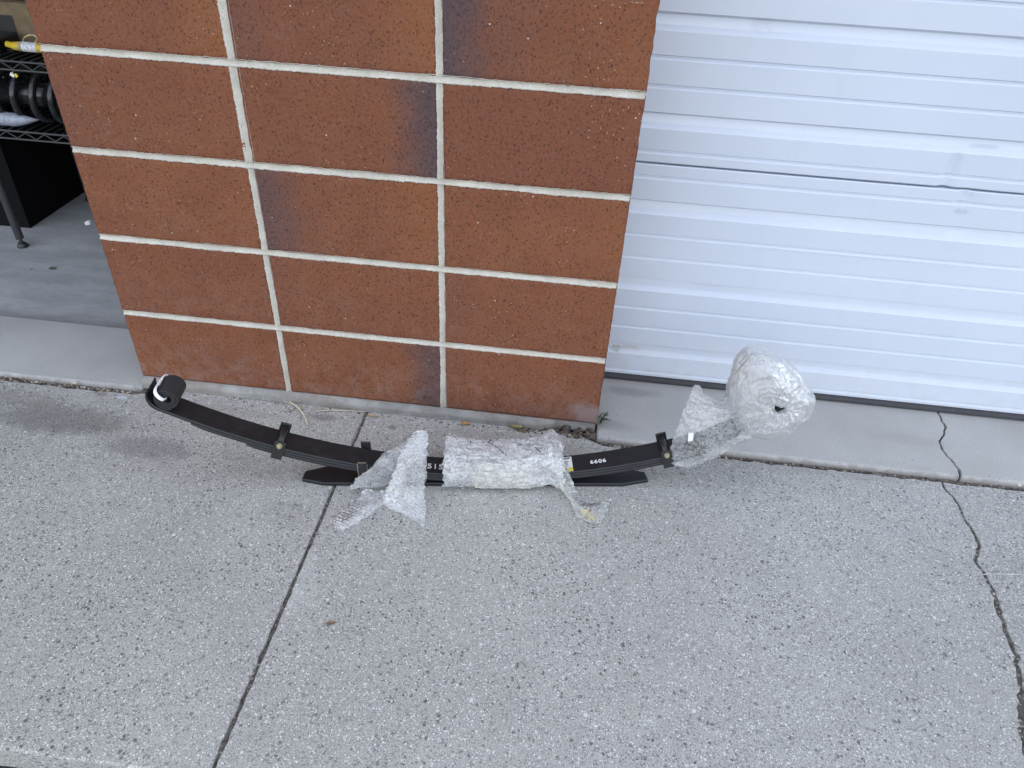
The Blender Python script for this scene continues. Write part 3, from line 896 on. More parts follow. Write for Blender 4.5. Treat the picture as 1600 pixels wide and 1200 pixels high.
# rolled rubber sheet strapped at the left eye
def roll(cs, cz, r0, r1, turns, th, hw, rot=0.0):
    n = int(turns * 40)
    V = []; F = []
    for i in range(n + 1):
        a = rot + turns * 2 * math.pi * i / n
        r = r0 + (r1 - r0) * i / n
        for (rr, t) in ((r, -hw), (r - th, -hw), (r - th, hw), (r, hw)):
            rr = rr + 0.0003 * noise.noise((math.cos(a) * 3, math.sin(a) * 3, r * 200))
            e = 0.0009 if abs(t) == hw and rr > r - th * .5 else 0
            V.append(L2W(cs + rr * math.cos(a), t * (1 + 0.02 * noise.noise((a, r * 90, 0))), cz + rr * math.sin(a)))
    for i in range(n):
        for k in range(4):
            l = (k + 1) % 4
            F.append((i * 4 + k, i * 4 + l, (i + 1) * 4 + l, (i + 1) * 4 + k))
    F.append((0, 1, 2, 3)); F.append((n * 4 + 3, n * 4 + 2, n * 4 + 1, n * 4))
    return V, F
RR = 0.0268
cs, cz = CC[0] + 0.0015, CC[1] - (RC - RR) + 0.0008
V, F = roll(cs, cz, 0.0100, RR, 3.6, 0.0036, 0.0275, 1.1)
ro = obj('eye_roll', V, F, RUBBER, spr, True)
mod = ro.modifiers.new('edges', 'EDGE_SPLIT'); mod.split_angle = math.radians(35)
# white strap threaded through the roll
ang = math.radians(128)
def rp(r, t): return L2W(cs + r * math.cos(ang), t, cz + r * math.sin(ang))
pts = [rp(.0035, .020), rp(.0035, -.024), rp(.004, -.0300), rp(.0070, -.0330), rp(.014, -.0345), rp(.021, -.0335), rp(.0265, -.0300), rp(.0300, -.0235), rp(.0312, -.012), rp(.0300, .01), rp(.0292, .026), rp(.026, .0305), rp(.014, .031), rp(.006, .030)]
sm = []
for i in range(len(pts) - 1):
    p0, p1, p2, p3 = pts[max(0, i - 1)], pts[i], pts[i + 1], pts[min(len(pts) - 1, i + 2)]
    for k in range(5):
        t = k / 5
        sm.append(0.5 * ((2 * p1) + (-p0 + p2) * t + (2 * p0 - 5 * p1 + 4 * p2 - p3) * t * t + (-p0 + 3 * p1 - 3 * p2 + p3) * t ** 3))
sm.append(pts[-1])
wid = np.cross(DT, DS * math.cos(ang) + np.array([0, 0, math.sin(ang)])); wid /= np.linalg.norm(wid)
V = []; F = []
for i, p in enumerate(sm):
    t = sm[min(i + 1, len(sm) - 1)] - sm[max(i - 1, 0)]; t /= np.linalg.norm(t)
    nn = np.cross(t, wid)
    for a, b in ((-1, -1), (1, -1), (1, 1), (-1, 1)): V.append(p + wid * a * 0.0042 + nn * b * 0.0007)
for i in range(len(sm) - 1):
    for k in range(4):
        l = (k + 1) % 4
        F.append((i * 4 + k, i * 4 + l, (i + 1) * 4 + l, (i + 1) * 4 + k))
F.append((3, 2, 1, 0)); F.append(tuple(len(V) - 4 + k for k in range(4)))
st = obj('strap', V, F, WHITE, ro)
# right eye, inside the plastic bag
er = 0.655
d = dz(er); L = math.hypot(1, d)
ecs, ecz = er - d / L * 0.026 + .012, zc(er) + 0.036 / L
V, F = roll(ecs, ecz, 0.0265, 0.027, 1.0, 0.0055, 0.028, -1.2)
obj('spring_eye', V, F, LEAF, spr, True)
# stencilled numbers and the printed label on the top leaf
def text_on(txt, s, t, size, name, parent, mat, off=0.0004, sx=1.0):
    cu = bpy.data.curves.new(name, 'FONT')
    cu.body = txt; cu.size = size; cu.align_x = 'CENTER'; cu.align_y = 'CENTER'; cu.extrude = 0.00015
    cu.space_character = 1.15; cu.offset = 0.0003
    tmp = bpy.data.objects.new('tmp_text', cu)
    C.objects.link(tmp)
    dg = bpy.context.evaluated_depsgraph_get()
    me = bpy.data.meshes.new_from_object(tmp.evaluated_get(dg))
    V = []
    for v in me.vertices:
        q = s + v.co.x * sx
        dd = dz(q); LL = math.hypot(1, dd); h = off + v.co.z
        V.append(L2W(q - dd / LL * h, t + v.co.y, zc(q) + h / LL))
    F = [tuple(p.vertices) for p in me.polygons]
    C.objects.unlink(tmp); bpy.data.objects.remove(tmp); bpy.data.meshes.remove(me)
    return obj(name, V, F, mat, parent)
text_on('515', -0.0915, -0.006, 0.0225, 'stencil_number', main, STENCIL)
text_on('6606', 0.2850, -0.004, 0.0165, 'stencil_number', main, STENCIL)
def patch(s0, s1, t0, t1, off, name, parent, mat):
    V = []; F = []
    n = 6
    for h in (off, off + .0002):
        for i in range(n + 1):
            s = s0 + (s1 - s0) * i / n
            for t in (t0, t1):
                dd = dz(s); LL = math.hypot(1, dd)
                V.append(L2W(s - dd / LL * h, t, zc(s) + h / LL))
    m = 2 * (n + 1)
    for i in range(n):
        F.append((m + i * 2, m + i * 2 + 2, m + i * 2 + 3, m + i * 2 + 1))
        F.append((i * 2, i * 2 + 1, i * 2 + 3, i * 2 + 2))
    ring = [2 * i for i in range(n + 1)] + [2 * i + 1 for i in range(n, -1, -1)]
    for k in range(len(ring)):
        a, b = ring[k], ring[(k + 1) % len(ring)]
        F.append((a, b, m + b, m + a))
    return obj(name, V, F, mat, parent)
lab = patch(0.165, 0.226, -0.0262, 0.0225, 0.0004, 'product_label', main, PAPER)
patch(0.205, 0.2255, -0.0258, -0.0135, 0.0008, 'yellow_block', main, YELLOW)
for k, (t, a, b) in enumerate(((0.0185, .196, .2235), (0.0155, .196, .222), (0.0075, .198, .219), (0.004, .198, .215), (-0.003, .198, .217), (-.009, .198, .221))):
    patch(a, b, t - .0006, t + (.0012 if k < 2 else .0003), 0.0008, 'print_line', main, INK)

# ------------------------------------------------------------------ plastic film shapes
def cr(P, t):
    """Catmull-Rom through the points P (k x 3) at t in 0..k-1"""
    k = len(P); i = np.clip(np.floor(t).astype(int), 0, k - 2); f = (t - i)[:, None]
    p1 = P[i]; p2 = P[i + 1]; p0 = P[np.maximum(i - 1, 0)]; p3 = P[np.minimum(i + 2, k - 1)]
    return 0.5 * ((2 * p1) + (-p0 + p2) * f + (2 * p0 - 5 * p1 + 4 * p2 - p3) * f ** 2 + (-p0 + 3 * p1 - 3 * p2 + p3) * f ** 3)
def film(name, ctrl, nu, nv, mat, parent, amp, freq, closed=False, bubbles=0.0, seed=0.0, edge=0.0, zmin=0.002, fold=None, rough=1.0):
    """crumpled film through a grid of control points (rows u, columns v)"""
    G = np.array(ctrl, float)
    if closed: G = np.concatenate([G[:, -1:], G, G[:, :2]], 1)
    ku, kv = G.shape[0], G.shape[1]
    tu = np.linspace(0, ku - 1, nu)
    A = np.stack([cr(G[:, j], tu) for j in range(kv)], 1)
    tv = np.linspace(1, kv - 2, nv) if closed else np.linspace(0, kv - 1, nv)
    S = np.stack([cr(A[i], tv) for i in range(nu)], 0)
    for it in range(1):
        du = np.gradient(S, axis=0); dv = np.gradient(S, axis=1)
        N = np.cross(du, dv); N /= (np.linalg.norm(N, axis=2)[..., None] + 1e-9)
        lu = np.concatenate([[0], np.cumsum(np.linalg.norm(np.diff(S, axis=0), axis=2).mean(1))])
        lv = np.concatenate([[0], np.cumsum(np.linalg.norm(np.diff(S, axis=1), axis=2).mean(0))])
        out = S.copy()
        for i in range(nu):
            for j in range(nv):
                p = S[i, j]
                q = Vector((p[0] * freq + seed, p[1] * freq, p[2] * freq))
                w_ = noise.noise_vector(q * 0.7) * 0.7
                q2 = q + w_
                a = noise.noise(q2)
                r1 = 1 - abs(noise.noise(q2 * 1.9 + Vector((3.1, seed, 0)))) * 2.2
                r2 = noise.noise(q2 * 4.1 + Vector((seed, 7.7, 0)))
                h = amp * (0.9 * a + 0.40 * r1 + 0.22 * rough * r2)
                if fold:                            # gathered folds: long along one direction of the film
                    fu, fv, fa = fold[:3]
                    u_ = i / (nu - 1) * fu; an = j / (nv - 1) * 2 * math.pi
                    if closed: qq = Vector((u_ + seed, math.cos(an) * fv, math.sin(an) * fv))
                    else: qq = Vector((u_ + seed, an * fv, 0))
                    qq = qq + noise.noise_vector(q * 0.8) * 0.5
                    if len(fold) > 3:
                        q3 = Vector((qq.x / fu * fold[3], qq.y * .8, qq.z * .8))
                        h += fold[4] * (1 - abs(noise.noise(q3)) * 2.6) * (0.5 + noise.noise(q * 1.7))
                    h += fa * (1 - abs(noise.noise(qq)) * 2.6) + fa * .5 * (1 - abs(noise.noise(qq * 2.3 + Vector((5, 1, 2)))) * 2.6)
                if bubbles > 0:
                    c = 0.0095
                    u = lu[i] / (c * 0.866); v = lv[j] / c + 0.35 * noise.noise(q * .8)
                    best = 9
                    for ii in (math.floor(u), math.floor(u) + 1):
                        off = 0.5 if ii % 2 else 0.0
                        jj = round(v - off)
                        e = ((u - ii) * .866) ** 2 + (v - off - jj) ** 2
                        best = min(best, e)
                    e = best / 0.19
                    if e < 1: h += bubbles * math.sqrt(1 - e) * max(0.0, min(1.2, 0.75 + 1.3 * noise.noise(q * 1.1)))
                out[i, j] = p + N[i, j] * h
    if edge:
        for i in range(nu):
            for j in range(nv):
                m_ = min(i, nu - 1 - i) if closed else min(i, nu - 1 - i, j, nv - 1 - j)
                if m_ < 6:
                    p = out[i, j]
                    out[i, j] = p + np.array(noise.noise_vector(Vector(p) * 110)) * edge * (1 - m_ / 6)
    out[..., 2] = np.maximum(out[..., 2], zmin + 0.0012 * np.abs(np.sin(out[..., 0] * 400)))
    V = out.reshape(-1, 3); F = []
    for i in range(nu - 1):
        for j in range(nv - 1):
            a = i * nv + j
            F.append((a, a + 1, a + nv + 1, a + nv))
    return obj(name, V, F, mat, parent, True)
def ont(px, py, t):
    """point seen at a place of the survey photograph on the upright plane t beside the spring"""
    d = ray(px, py)
    k = ((ORG + DT * t - CAM) @ DT) / (d @ DT)
    return CAM + d * k
def ring(s, t, z, up, dn, fr, bk, n=14, shear=(0, 0), pw=1.0):
    """cross-section round the spring: half-heights up / down, half-depths front / back; shear moves its s with height and depth"""
    out = []
    for k in range(n):
        a = 2 * math.pi * k / n
        ca, sa = math.cos(a), math.sin(a)
        e = pw
        ca = math.copysign(abs(ca) ** e, ca); sa = math.copysign(abs(sa) ** e, sa)
        hz = sa * (up if sa > 0 else dn); ht = ca * (bk if ca > 0 else fr)
        out.append(L2W(s + shear[0] * sa + shear[1] * ca, t + ht, z + hz))
    return out

# bundle of stretch wrap taped round the middle of the spring
wr = thing('wrapped_bundle', 'clear crinkled stretch wrap taped round the middle of the black leaf spring', 'plastic wrap', tuple(L2W(0.07, 0, 0)))
rows = [ring(-0.073, 0.004, 0.046, 0.050, 0.044, 0.053, 0.058, pw=.5), ring(-0.060, 0.004, 0.046, 0.058, 0.045, 0.056, 0.062, pw=.62),
        ring(-0.02, 0.004, 0.046, 0.050, 0.045, 0.057, 0.054, pw=.62), ring(0.05, 0.004, 0.046, 0.048, 0.045, 0.058, 0.052, pw=.62),
        ring(0.11, 0.004, 0.046, 0.048, 0.045, 0.058, 0.050, pw=.62), ring(0.150, 0.004, 0.046, 0.056, 0.045, 0.056, 0.056, pw=.65),
        ring(0.172, 0.006, 0.046, 0.076, 0.045, 0.055, 0.064, pw=.7), ring(0.190, 0.006, 0.046, 0.062, 0.044, 0.060, 0.058, pw=.6), ring(0.199, 0.006, 0.046, 0.052, 0.044, 0.068, 0.052, pw=.6)]
film('wrap_layer', rows, 170, 230, WRAP, wr, 0.0030, 36, True, 0, 1.3, 0.008, fold=(4, 2.6, .0024))
rows2 = [ring(s, 0.004, 0.0455, 0.041 + .004 * math.sin(s * 60), 0.037, 0.039, 0.046, pw=.55) for s in (-0.062, -0.02, 0.03, 0.08, 0.13, 0.175)]
film('wrap_layer', rows2, 110, 160, WRAP, wr, 0.0026, 50, True, 0, 7.7, 0.003)
CARD = plain('cream_backing_card', (0.74, 0.68, 0.58), 0.8, 0, 0.08)
card = []
for s in (0.0, 0.03, 0.07, 0.105, 0.128):
    card.append([L2W(s, -0.0440, 0.010), L2W(s, -0.0485, 0.026), L2W(s, -0.0485, 0.046), L2W(s, -0.044, 0.064), L2W(s, -0.034, 0.077)])
film('backing_card', card, 40, 30, CARD, wr, 0.0012, 30, False, 0, 2.0, 0.001)
slip = []
for s in (0.022, 0.05, 0.08, 0.115):
    slip.append([L2W(s, -0.020, 0.0850), L2W(s, 0.004, 0.0880), L2W(s, 0.026, 0.0870), L2W(s + .004, 0.040, 0.080)])
film('paper_slip', slip, 40, 30, PAPER, wr, 0.0012, 40, False, 0, 3.0, 0.0015)
# ragged dark tear line and pen strokes across the film
def stroke(pts, r, name='dark_stroke'):
    MB().tube(pts, r, 5).build(name, INK, wr)
def topz(s, t):   # rough outer height of the bundle
    return 0.046 + 0.054 * max(0.0, 1 - (abs(t) / 0.052) ** 3) ** 0.5
rs = random.Random(5)
p0 = np.array([0.030, 0.006]); p1 = np.array([0.070, -0.034])
for k in range(9):
    a = p0 + (p1 - p0) * (k / 9) + np.array([rs.gauss(0, .0012), 0]); b = p0 + (p1 - p0) * ((k + .62) / 9) + np.array([rs.gauss(0, .0012), 0])
    stroke([L2W(a[0], a[1], topz(*a) + .007), L2W(*(a + b) / 2, topz(*((a + b) / 2)) + .0075), L2W(b[0], b[1], topz(*b) + .007)], .0013)
for a, b in (((0.030, .006), (0.037, .014)), ((0.048, .017), (.052, .019)), ((-0.012, .002), (-.010, .010)), ((0.094, -0.004), (.105, -.003)), ((.134, -.010), (.146, -.024))):
    stroke([L2W(*a, topz(*a) + .007), L2W(*b, topz(*b) + .007)], .0012)
# tail of the wrap that runs down to the ground with yellow tape
g = lambda px, py, z: ground(px, py, z)
tail = [[L2W(0.185, -0.030, 0.062), L2W(0.200, -0.02, 0.070), L2W(0.214, -0.008, 0.062)], [L2W(0.190, -0.052, 0.040), L2W(0.206, -0.048, 0.044), L2W(0.219, -0.036, 0.040)],
        [g(882, 772, .018), g(890, 768, .024), g(899, 764, .018)], [g(896, 789, .008), g(901, 787, .016), g(908, 782, .010)],
        [g(900, 806, .004), g(916, 794, .014), g(930, 786, .010)], [g(922, 816, .004), g(930, 802, .012), g(944, 783, .012)], [g(938, 818, .003), g(946, 804, .007), g(958, 778, .008)]]
film('wrap_tail', tail, 120, 46, TAPEF, wr, 0.0022, 70, False, 0, 4.4, 0.003)
tp = [[g(907, 797, .0045), g(909, 803, .004)], [g(913, 796, .006), g(916, 806, .005)], [g(920, 801, .006), g(923, 811, .004)], [g(926, 808, .005), g(928, 812, .004)]]
film('yellow_tape', tp, 24, 14, plain('faded_yellow_tape', (0.70, 0.57, 0.05), 0.5, 0, .3, 90), wr, 0.0012, 90, False, 0, 1.4, 0.004)

# loose sleeve of bubble wrap at the left of the bundle
bw = thing('bubble_wrap', 'loose torn sleeve of bubble wrap hanging open round the leaf spring left of the bundle', 'bubble wrap', tuple(L2W(-0.17, 0, 0)))
sh = (0.030, 0.040)
rows = [ring(-0.222, -0.010, 0.050, 0.050, 0.048, 0.062, 0.060, shear=(0.034, 0.046), pw=.85), ring(-0.205, -0.006, 0.052, 0.058, 0.049, 0.062, 0.062, shear=(0.030, 0.040), pw=.85),
        ring(-0.170, -0.002, 0.052, 0.062, 0.050, 0.056, 0.062, shear=(0.018, 0.022), pw=.85), ring(-0.135, 0.004, 0.052, 0.064, 0.049, 0.050, 0.064, shear=(.010, .010), pw=.8), ring(-0.112, 0.006, 0.052, 0.066, 0.049, 0.048, 0.068, pw=.8)]
film('wrap_sleeve', rows, 130, 250, BUBBLE, bw, 0.0060, 24, True, 0.0036, 2.2, 0.007)
f1 = [[g(572, 764, .020), g(596, 768, .016), g(628, 772, .014)], [g(556, 778, .008), g(580, 784, .016), g(604, 786, .008)], [g(538, 798, .006), g(556, 804, .014), g(576, 806, .006)],
      [g(524, 812, .004), g(540, 818, .010), g(556, 818, .004)], [g(518, 822, .003), g(528, 826, .005), g(538, 828, .003)]]
film('wrap_flap', f1, 90, 60, BUBBLE, bw, 0.0028, 40, False, 0.0030, 5.1, 0.006)
f2 = [[ont(646, 676, -.020), ont(654, 672, -.022), ont(662, 672, -.024), ont(670, 676, -.024)], [ont(634, 696, -.045), ont(646, 696, -.048), ont(657, 695, -.048), ont(668, 694, -.044)],
      [ont(622, 718, -.060), ont(638, 720, -.068), ont(652, 720, -.068), ont(667, 716, -.060)], [ont(616, 738, -.066), ont(632, 742, -.078), ont(649, 744, -.078), ont(665, 740, -.066)],
      [ont(606, 760, -.070), ont(625, 765, -.084), ont(645, 767, -.084), ont(664, 760, -.070)], [g(598, 785, .012), g(618, 784, .020), g(642, 782, .022), g(664, 777, .018)],
      [g(612, 795, .004), g(630, 797, .010), g(648, 797, .010), g(665, 794, .008)], [g(634, 806, .003), g(644, 808, .005), g(654, 809, .006), g(665, 808, .004)], [g(654, 820, .003), g(658, 822, .003), g(661, 823, .003), g(664, 825, .003)]]
film('wrap_flap', f2, 150, 90, BUBBLE, bw, 0.0036, 36, False, 0.0032, 6.1, 0.005)

# plastic bag tied over the right eye
bag = thing('plastic_bag', 'wrinkled clear plastic bag tied over the right end of the leaf spring', 'plastic bag', tuple(L2W(0.6, 0, 0.1)))
zb = lambda s: zc(s)
rows = [ring(0.462, 0.004, 0.120, 0.152, 0.056, 0.030, 0.062, shear=(0.012, 0.024), pw=.85), ring(0.474, 0.004, 0.126, 0.140, 0.072, 0.045, 0.062, shear=(.010, 0.020), pw=.85),
        ring(0.505, 0.002, 0.142, 0.100, 0.088, 0.056, 0.056, shear=(0, .01), pw=.85), ring(0.545, 0.0, 0.172, 0.062, 0.082, 0.054, 0.045, pw=.85),
        ring(0.578, 0.0, 0.205, 0.062, 0.090, 0.054, 0.048), ring(0.606, 0.0, 0.222, 0.062, 0.096, 0.054, 0.050)]
film('bag_collar', rows, 140, 300, BAG, bag, 0.0024, 24, True, 0, 3.3, 0.003, fold=(1.1, 4.2, .0048), rough=.5)
BC = (0.638, 0.246)
angs = [0, 40, 75, 95, 118, 140, 165, 190, 215, 240, 270, 300, 330]
rads = [0.098, 0.082, 0.088, 0.112, 0.138, 0.112, 0.088, 0.080, 0.078, 0.090, 0.094, 0.094, 0.096]
def brad(a):
    return float(np.interp(a % 360, angs + [360], rads + [rads[0]]))
rows = []
for (k, tt) in ((0.20, -0.046), (0.26, -0.054), (0.50, -0.056), (0.80, -0.047), (0.96, -0.026), (1.0, 0.0), (0.96, 0.024), (0.80, 0.042), (0.4, 0.048), (0.06, 0.049)):
    row = []
    for j in range(18):
        a = 360 * j / 18
        r = brad(a) * k
        if k < 0.3:                                # mouth round the eye hole
            row.append(L2W(ecs + 0.95 * r * math.cos(math.radians(a)), tt, ecz + 0.60 * r * math.sin(math.radians(a))))
        else:
            f = min(1, (k - .2) / .6)
            c0 = ecs * (1 - f) + BC[0] * f; c1 = ecz * (1 - f) + BC[1] * f
            row.append(L2W(c0 + r * math.cos(math.radians(a)), tt, c1 + r * math.sin(math.radians(a))))
    rows.append(row)
film('bag_body', rows, 230, 240, BAG, bag, 0.0030, 22, True, 0, 9.3, 0.002, fold=(6.0, 1.5, .0036, 40.0, .0016), rough=.6)
rows2 = [[p * 0.9 + np.array(L2W(BC[0], 0, BC[1])) * 0.1 for p in r_] for r_ in rows]
film('bag_layer', rows2[1:], 110, 160, BAG, bag, 0.0036, 30, True, 0, 4.3, 0.002, fold=(6, 2, .003))
pk = [[L2W(s, t, z) for t in (-0.03, 0.0, 0.03)] for s, z in ((0.560, 0.175), (0.574, 0.186), (0.586, 0.188), (0.596, 0.188))]
tl = MB().obox(L2W(0.4700, -0.050, 0.175), DS * .0055 + np.array([0, 0, .001]), DT * .0005, np.array([-.0015, 0, 0.0115]))
tl.build('paper_tag', PAPER, bag)

# ------------------------------------------------------------------ inside the left doorway: wire shelf with parts
WIRE = mat_black_paint('black_wire', (0.03, 0.03, 0.032), 0.35, 0.3, False)
shelf = thing('wire_shelf', 'black wire rack standing inside the dark open doorway', 'shelf', (-0.75, 0.85, 0))
SX0, SX1, SY0, SY1 = -1.176, -0.30, 0.655, 1.06
for x, y in ((SX0, SY0), (SX1, SY0), (SX0, SY1), (SX1, SY1)):
    lg = MB().tube([(x, y, 0.035), (x, y, 1.15)], 0.0127, 14)
    for k in range(22): lg.tube([(x, y, 0.07 + k * 0.05), (x, y, 0.0725 + k * 0.05)], 0.0133, 14)
    l = lg.build('leg', WIRE, shelf, False)
    MB().tube([(x, y, 0.003), (x, y, 0.010), (x, y, 0.018)], [0.017, 0.017, 0.012], 14).tube([(x, y, 0.016), (x, y, 0.036)], 0.006, 10).build('foot', WIRE, l)
def deck(z):
    m = MB()
    for y in (SY0, SY1):
        m.tube([(SX0, y, z), (SX1, y, z)], 0.0032, 8); m.tube([(SX0, y, z - .024), (SX1, y, z - .024)], 0.0032, 8)
        pts = []
        x = SX0; k = 0
        while x < SX1:
            pts.append((x, y, z - .003 if k % 2 else z - .021)); x += 0.031; k += 1
        m.tube(pts, 0.0022, 6)
    for x in (SX0, SX1):
        m.tube([(x, SY0, z), (x, SY1, z)], 0.0032, 8); m.tube([(x, SY0, z - .024), (x, SY1, z - .024)], 0.0032, 8)
    for k in range(30):
        x = SX0 + (SX1 - SX0) * (k + .5) / 30
        m.tube([(x, SY0, z + .004), (x, SY1, z + .004)], 0.0017, 6)
    return m.build('shelf_deck', WIRE, shelf)
deck(0.407); deck(0.615)
GLOSS = mat_black_paint('gloss_black_enamel', (0.012, 0.012, 0.014), 0.16, 0.15, False)
def coil(xa, xb, y, z, R, r, turns, label):
    t = thing('coil_spring', label, 'coil spring', ((xa + xb) / 2, y, z - R), 'black coil springs on the wire rack')
    pts = []
    n = int(turns * 28)
    for i in range(n + 1):
        a = 2 * math.pi * turns * i / n
        pts.append((xa + (xb - xa) * i / n, y - R * math.sin(a) * -1, z + R * math.cos(a)))
    MB().tube(pts, r, 10).build('coil', GLOSS, t, True)
    MB().tube([(xa - .02, y, z), (xb + .02, y, z)], R * 0.52, 24).build('damper_body', GLOSS, t, True)
    return t
coil(-1.20, -0.78, 0.745, 0.497, 0.072, 0.0115, 7.0, 'glossy black coil spring lying nearest on the wire rack above a silver sleeve')
coil(-1.25, -0.70, 0.94, 0.492, 0.066, 0.0085, 9.0, 'glossy black coil spring at the back of the rack behind the nearer one')
# hanging tag on the front coil
tg = thing('hang_tag', 'small white and yellow tag hanging from the black coil spring', 'tag', (-1.03, 0.66, 0.53))
q = onwall(19, 117, 0.668)
MB().obox(q, (0.0050, 0, -0.0035), (0, 0.0004, 0), (0.0028, 0, 0.0045)).build('white_half', WHITE, tg)
q = onwall(25, 118, 0.667)
MB().obox(q, (0.0042, 0, 0.0028), (0, 0.0004, 0), (-0.0025, 0, 0.0042)).build('yellow_half', YELLOW, tg)
q0, q1 = onwall(19, 106, 0.672), onwall(20, 114, 0.668)
MB().tube([q0, q1], 0.001, 5).build('string', WHITE, tg)
# silver sleeved part on the front edge of the shelf
SILV = plain('silver_sleeve', (0.34, 0.36, 0.40), 0.35, 0.5)
ss_ = thing('sleeved_part', 'grey silver part in a pointed plastic sleeve lying at the front of the wire rack', 'car part', (-1.1, 0.70, 0.41))
zc_ = 0.432
MB().tube([(-1.35, 0.685, zc_), (-1.062, 0.685, zc_), (-1.050, 0.685, zc_)], [0.017, 0.017, 0.0145], 20).build('steel_body', SILV, ss_, True)
MB().tube([(-1.36, 0.685, zc_), (-1.12, 0.685, zc_ + .002), (-1.06, 0.685, zc_), (-1.035, 0.685, zc_ + .002), (-0.985, 0.685, zc_ + .006)], [0.021, 0.023, 0.020, 0.015, 0.0012], 16).build('plastic_sleeve',
    mat_film('sleeve_film', (0.55, 0.60, 0.70), 0.3, 0.25, 60, 0.4, 0.3), ss_, True)
# yellow flashlight-like canisters with rings on the upper deck
YPL = plain('yellow_plastic', (0.60, 0.42, 0.03), 0.45, 0, 0.1)
def yellow_can(cx, y, z, r, lab, banded):
    t = thing('strap_handle', lab, 'strap handle', (cx, y, z - r), 'yellow strap handles on the rack')
    a, b = cx - 0.065, cx + 0.09
    MB().tube([(a, y, z + .004), (a + .020, y, z), (a + .022, y, z), (a + .038, y, z), (a + .040, y, z), (b, y, z)], [r * .62, r * .66, r * .86, r * .9, r, r], 20).build('grip', YPL, t, True)
    if banded:
        MB().tube([(cx - .012, y, z), (cx + .032, y, z)], r * 1.03, 20, False).build('paper_band', plain('grey_label', (0.55, 0.55, 0.58), .6, 0, .4, 120), t, True)
        MB().tube([(cx - .024, y, z), (cx - .013, y, z)], r * 1.02, 20, False).build('tape_band', plain('tan_tape', (0.35, 0.30, 0.2), .6), t, True)
    return t
yellow_can(-0.965, 0.715, 0.643, 0.0135, 'yellow cylindrical handle with a pale printed label in front on the upper rack', True)
yt = yellow_can(-0.905, 0.765, 0.638, 0.009, 'thin yellow handle with pale rings lying behind the labelled one', False)
for (x, y, z, a) in ((-0.985, 0.76, 0.652, 0.2), (-0.935, 0.79, 0.668, 1.0)):
    pts = []
    for i in range(25):
        b = 2 * math.pi * i / 24
        pts.append((x + 0.021 * math.cos(b), y + 0.016 * math.sin(b) * math.cos(a), z + 0.021 * math.sin(b) * math.sin(a) + 0.006 * math.sin(b)))
    MB().tube(pts, 0.0024, 8, False).build('ring', plain('ring_plastic', (.5, .42, .2), .5), yt, True)
CARDB = plain('brown_cardboard', (0.17, 0.125, 0.07), 0.85, 0, 0.15)
def carton(x0, x1, y0, y1, z0, z1, lab, rot=0.0):
    t = thing('cardboard_box', lab, 'box', ((x0 + x1) / 2, (y0 + y1) / 2, z0), 'cardboard boxes on the upper rack')
    MB().box((x0, y0, z0), (x1, y1, z1)).build('carton', CARDB, t)
    MB().box((x0 - .001, y0 - .0012, z1 - .004), ((x0 + x1) / 2 - .001, y1, z1 + .0015)).build('flap', CARDB, t)
    MB().box(((x0 + x1) / 2 + .001, y0 - .0012, z1 - .004), (x1 + .001, y1, z1 + .0015)).build('flap', CARDB, t)
    MB().box((x0 + .03, y0 - .0012, z0 + .03), (x0 + (x1 - x0) * .52, y0 - .0004, z1 - .035)).build('printed_panel', INK, t)
    return t
carton(-1.20, -0.955, 0.83, 1.04, 0.621, 0.735, 'brown cardboard box with a dark printed panel behind the yellow handles')
carton(-0.95, -0.70, 0.84, 1.04, 0.621, 0.72, 'brown cardboard box right of the printed one, close to the brick pillar')
carton(-1.12, -0.80, 0.86, 1.04, 0.74, 0.88, 'upper brown cardboard box stacked on the other two')
t = thing('tool_case', 'black tool case lying on the upper rack left of the yellow handle', 'case', (-1.12, 0.75, 0.62))
MB().obox((-1.14, 0.76, 0.640), (0.085, 0, 0), (0, 0.05, 0), (0, 0, 0.018), 0.005).build('case_body', GLOSS, t)
MB().tube([(-1.17, 0.705, 0.64), (-1.16, 0.695, 0.64), (-1.12, 0.695, 0.64), (-1.11, 0.705, 0.64)], 0.004, 8).build('handle', WIRE, t, True)
# black storage bin beside the rack
binm = mat_black_paint('black_bin_plastic', (0.004, 0.004, 0.005), 0.6, 0.05, False, 0.12)
bn = thing('storage_bin', 'large black plastic bin on the garage floor behind the rack leg', 'bin', (-1.55, 1.1, 0))
V = []
for z, k in ((0.004, 0.0), (0.40, 0.025)):
    V += [(-1.86 - k, 0.79 - k, z), (-1.24 + k, 0.79 - k, z), (-1.24 + k, 1.45 + k, z), (-1.86 - k, 1.45 + k, z)]
obj('bin_body', V, [(0, 3, 2, 1), (0, 1, 5, 4), (1, 2, 6, 5), (2, 3, 7, 6), (3, 0, 4, 7), (4, 5, 6, 7)], binm, bn)
MB().obox((-1.55, 1.12, 0.41), (0.345, 0, 0), (0, 0.365, 0), (0, 0, 0.012), 0.004).build('lid', binm, bn)

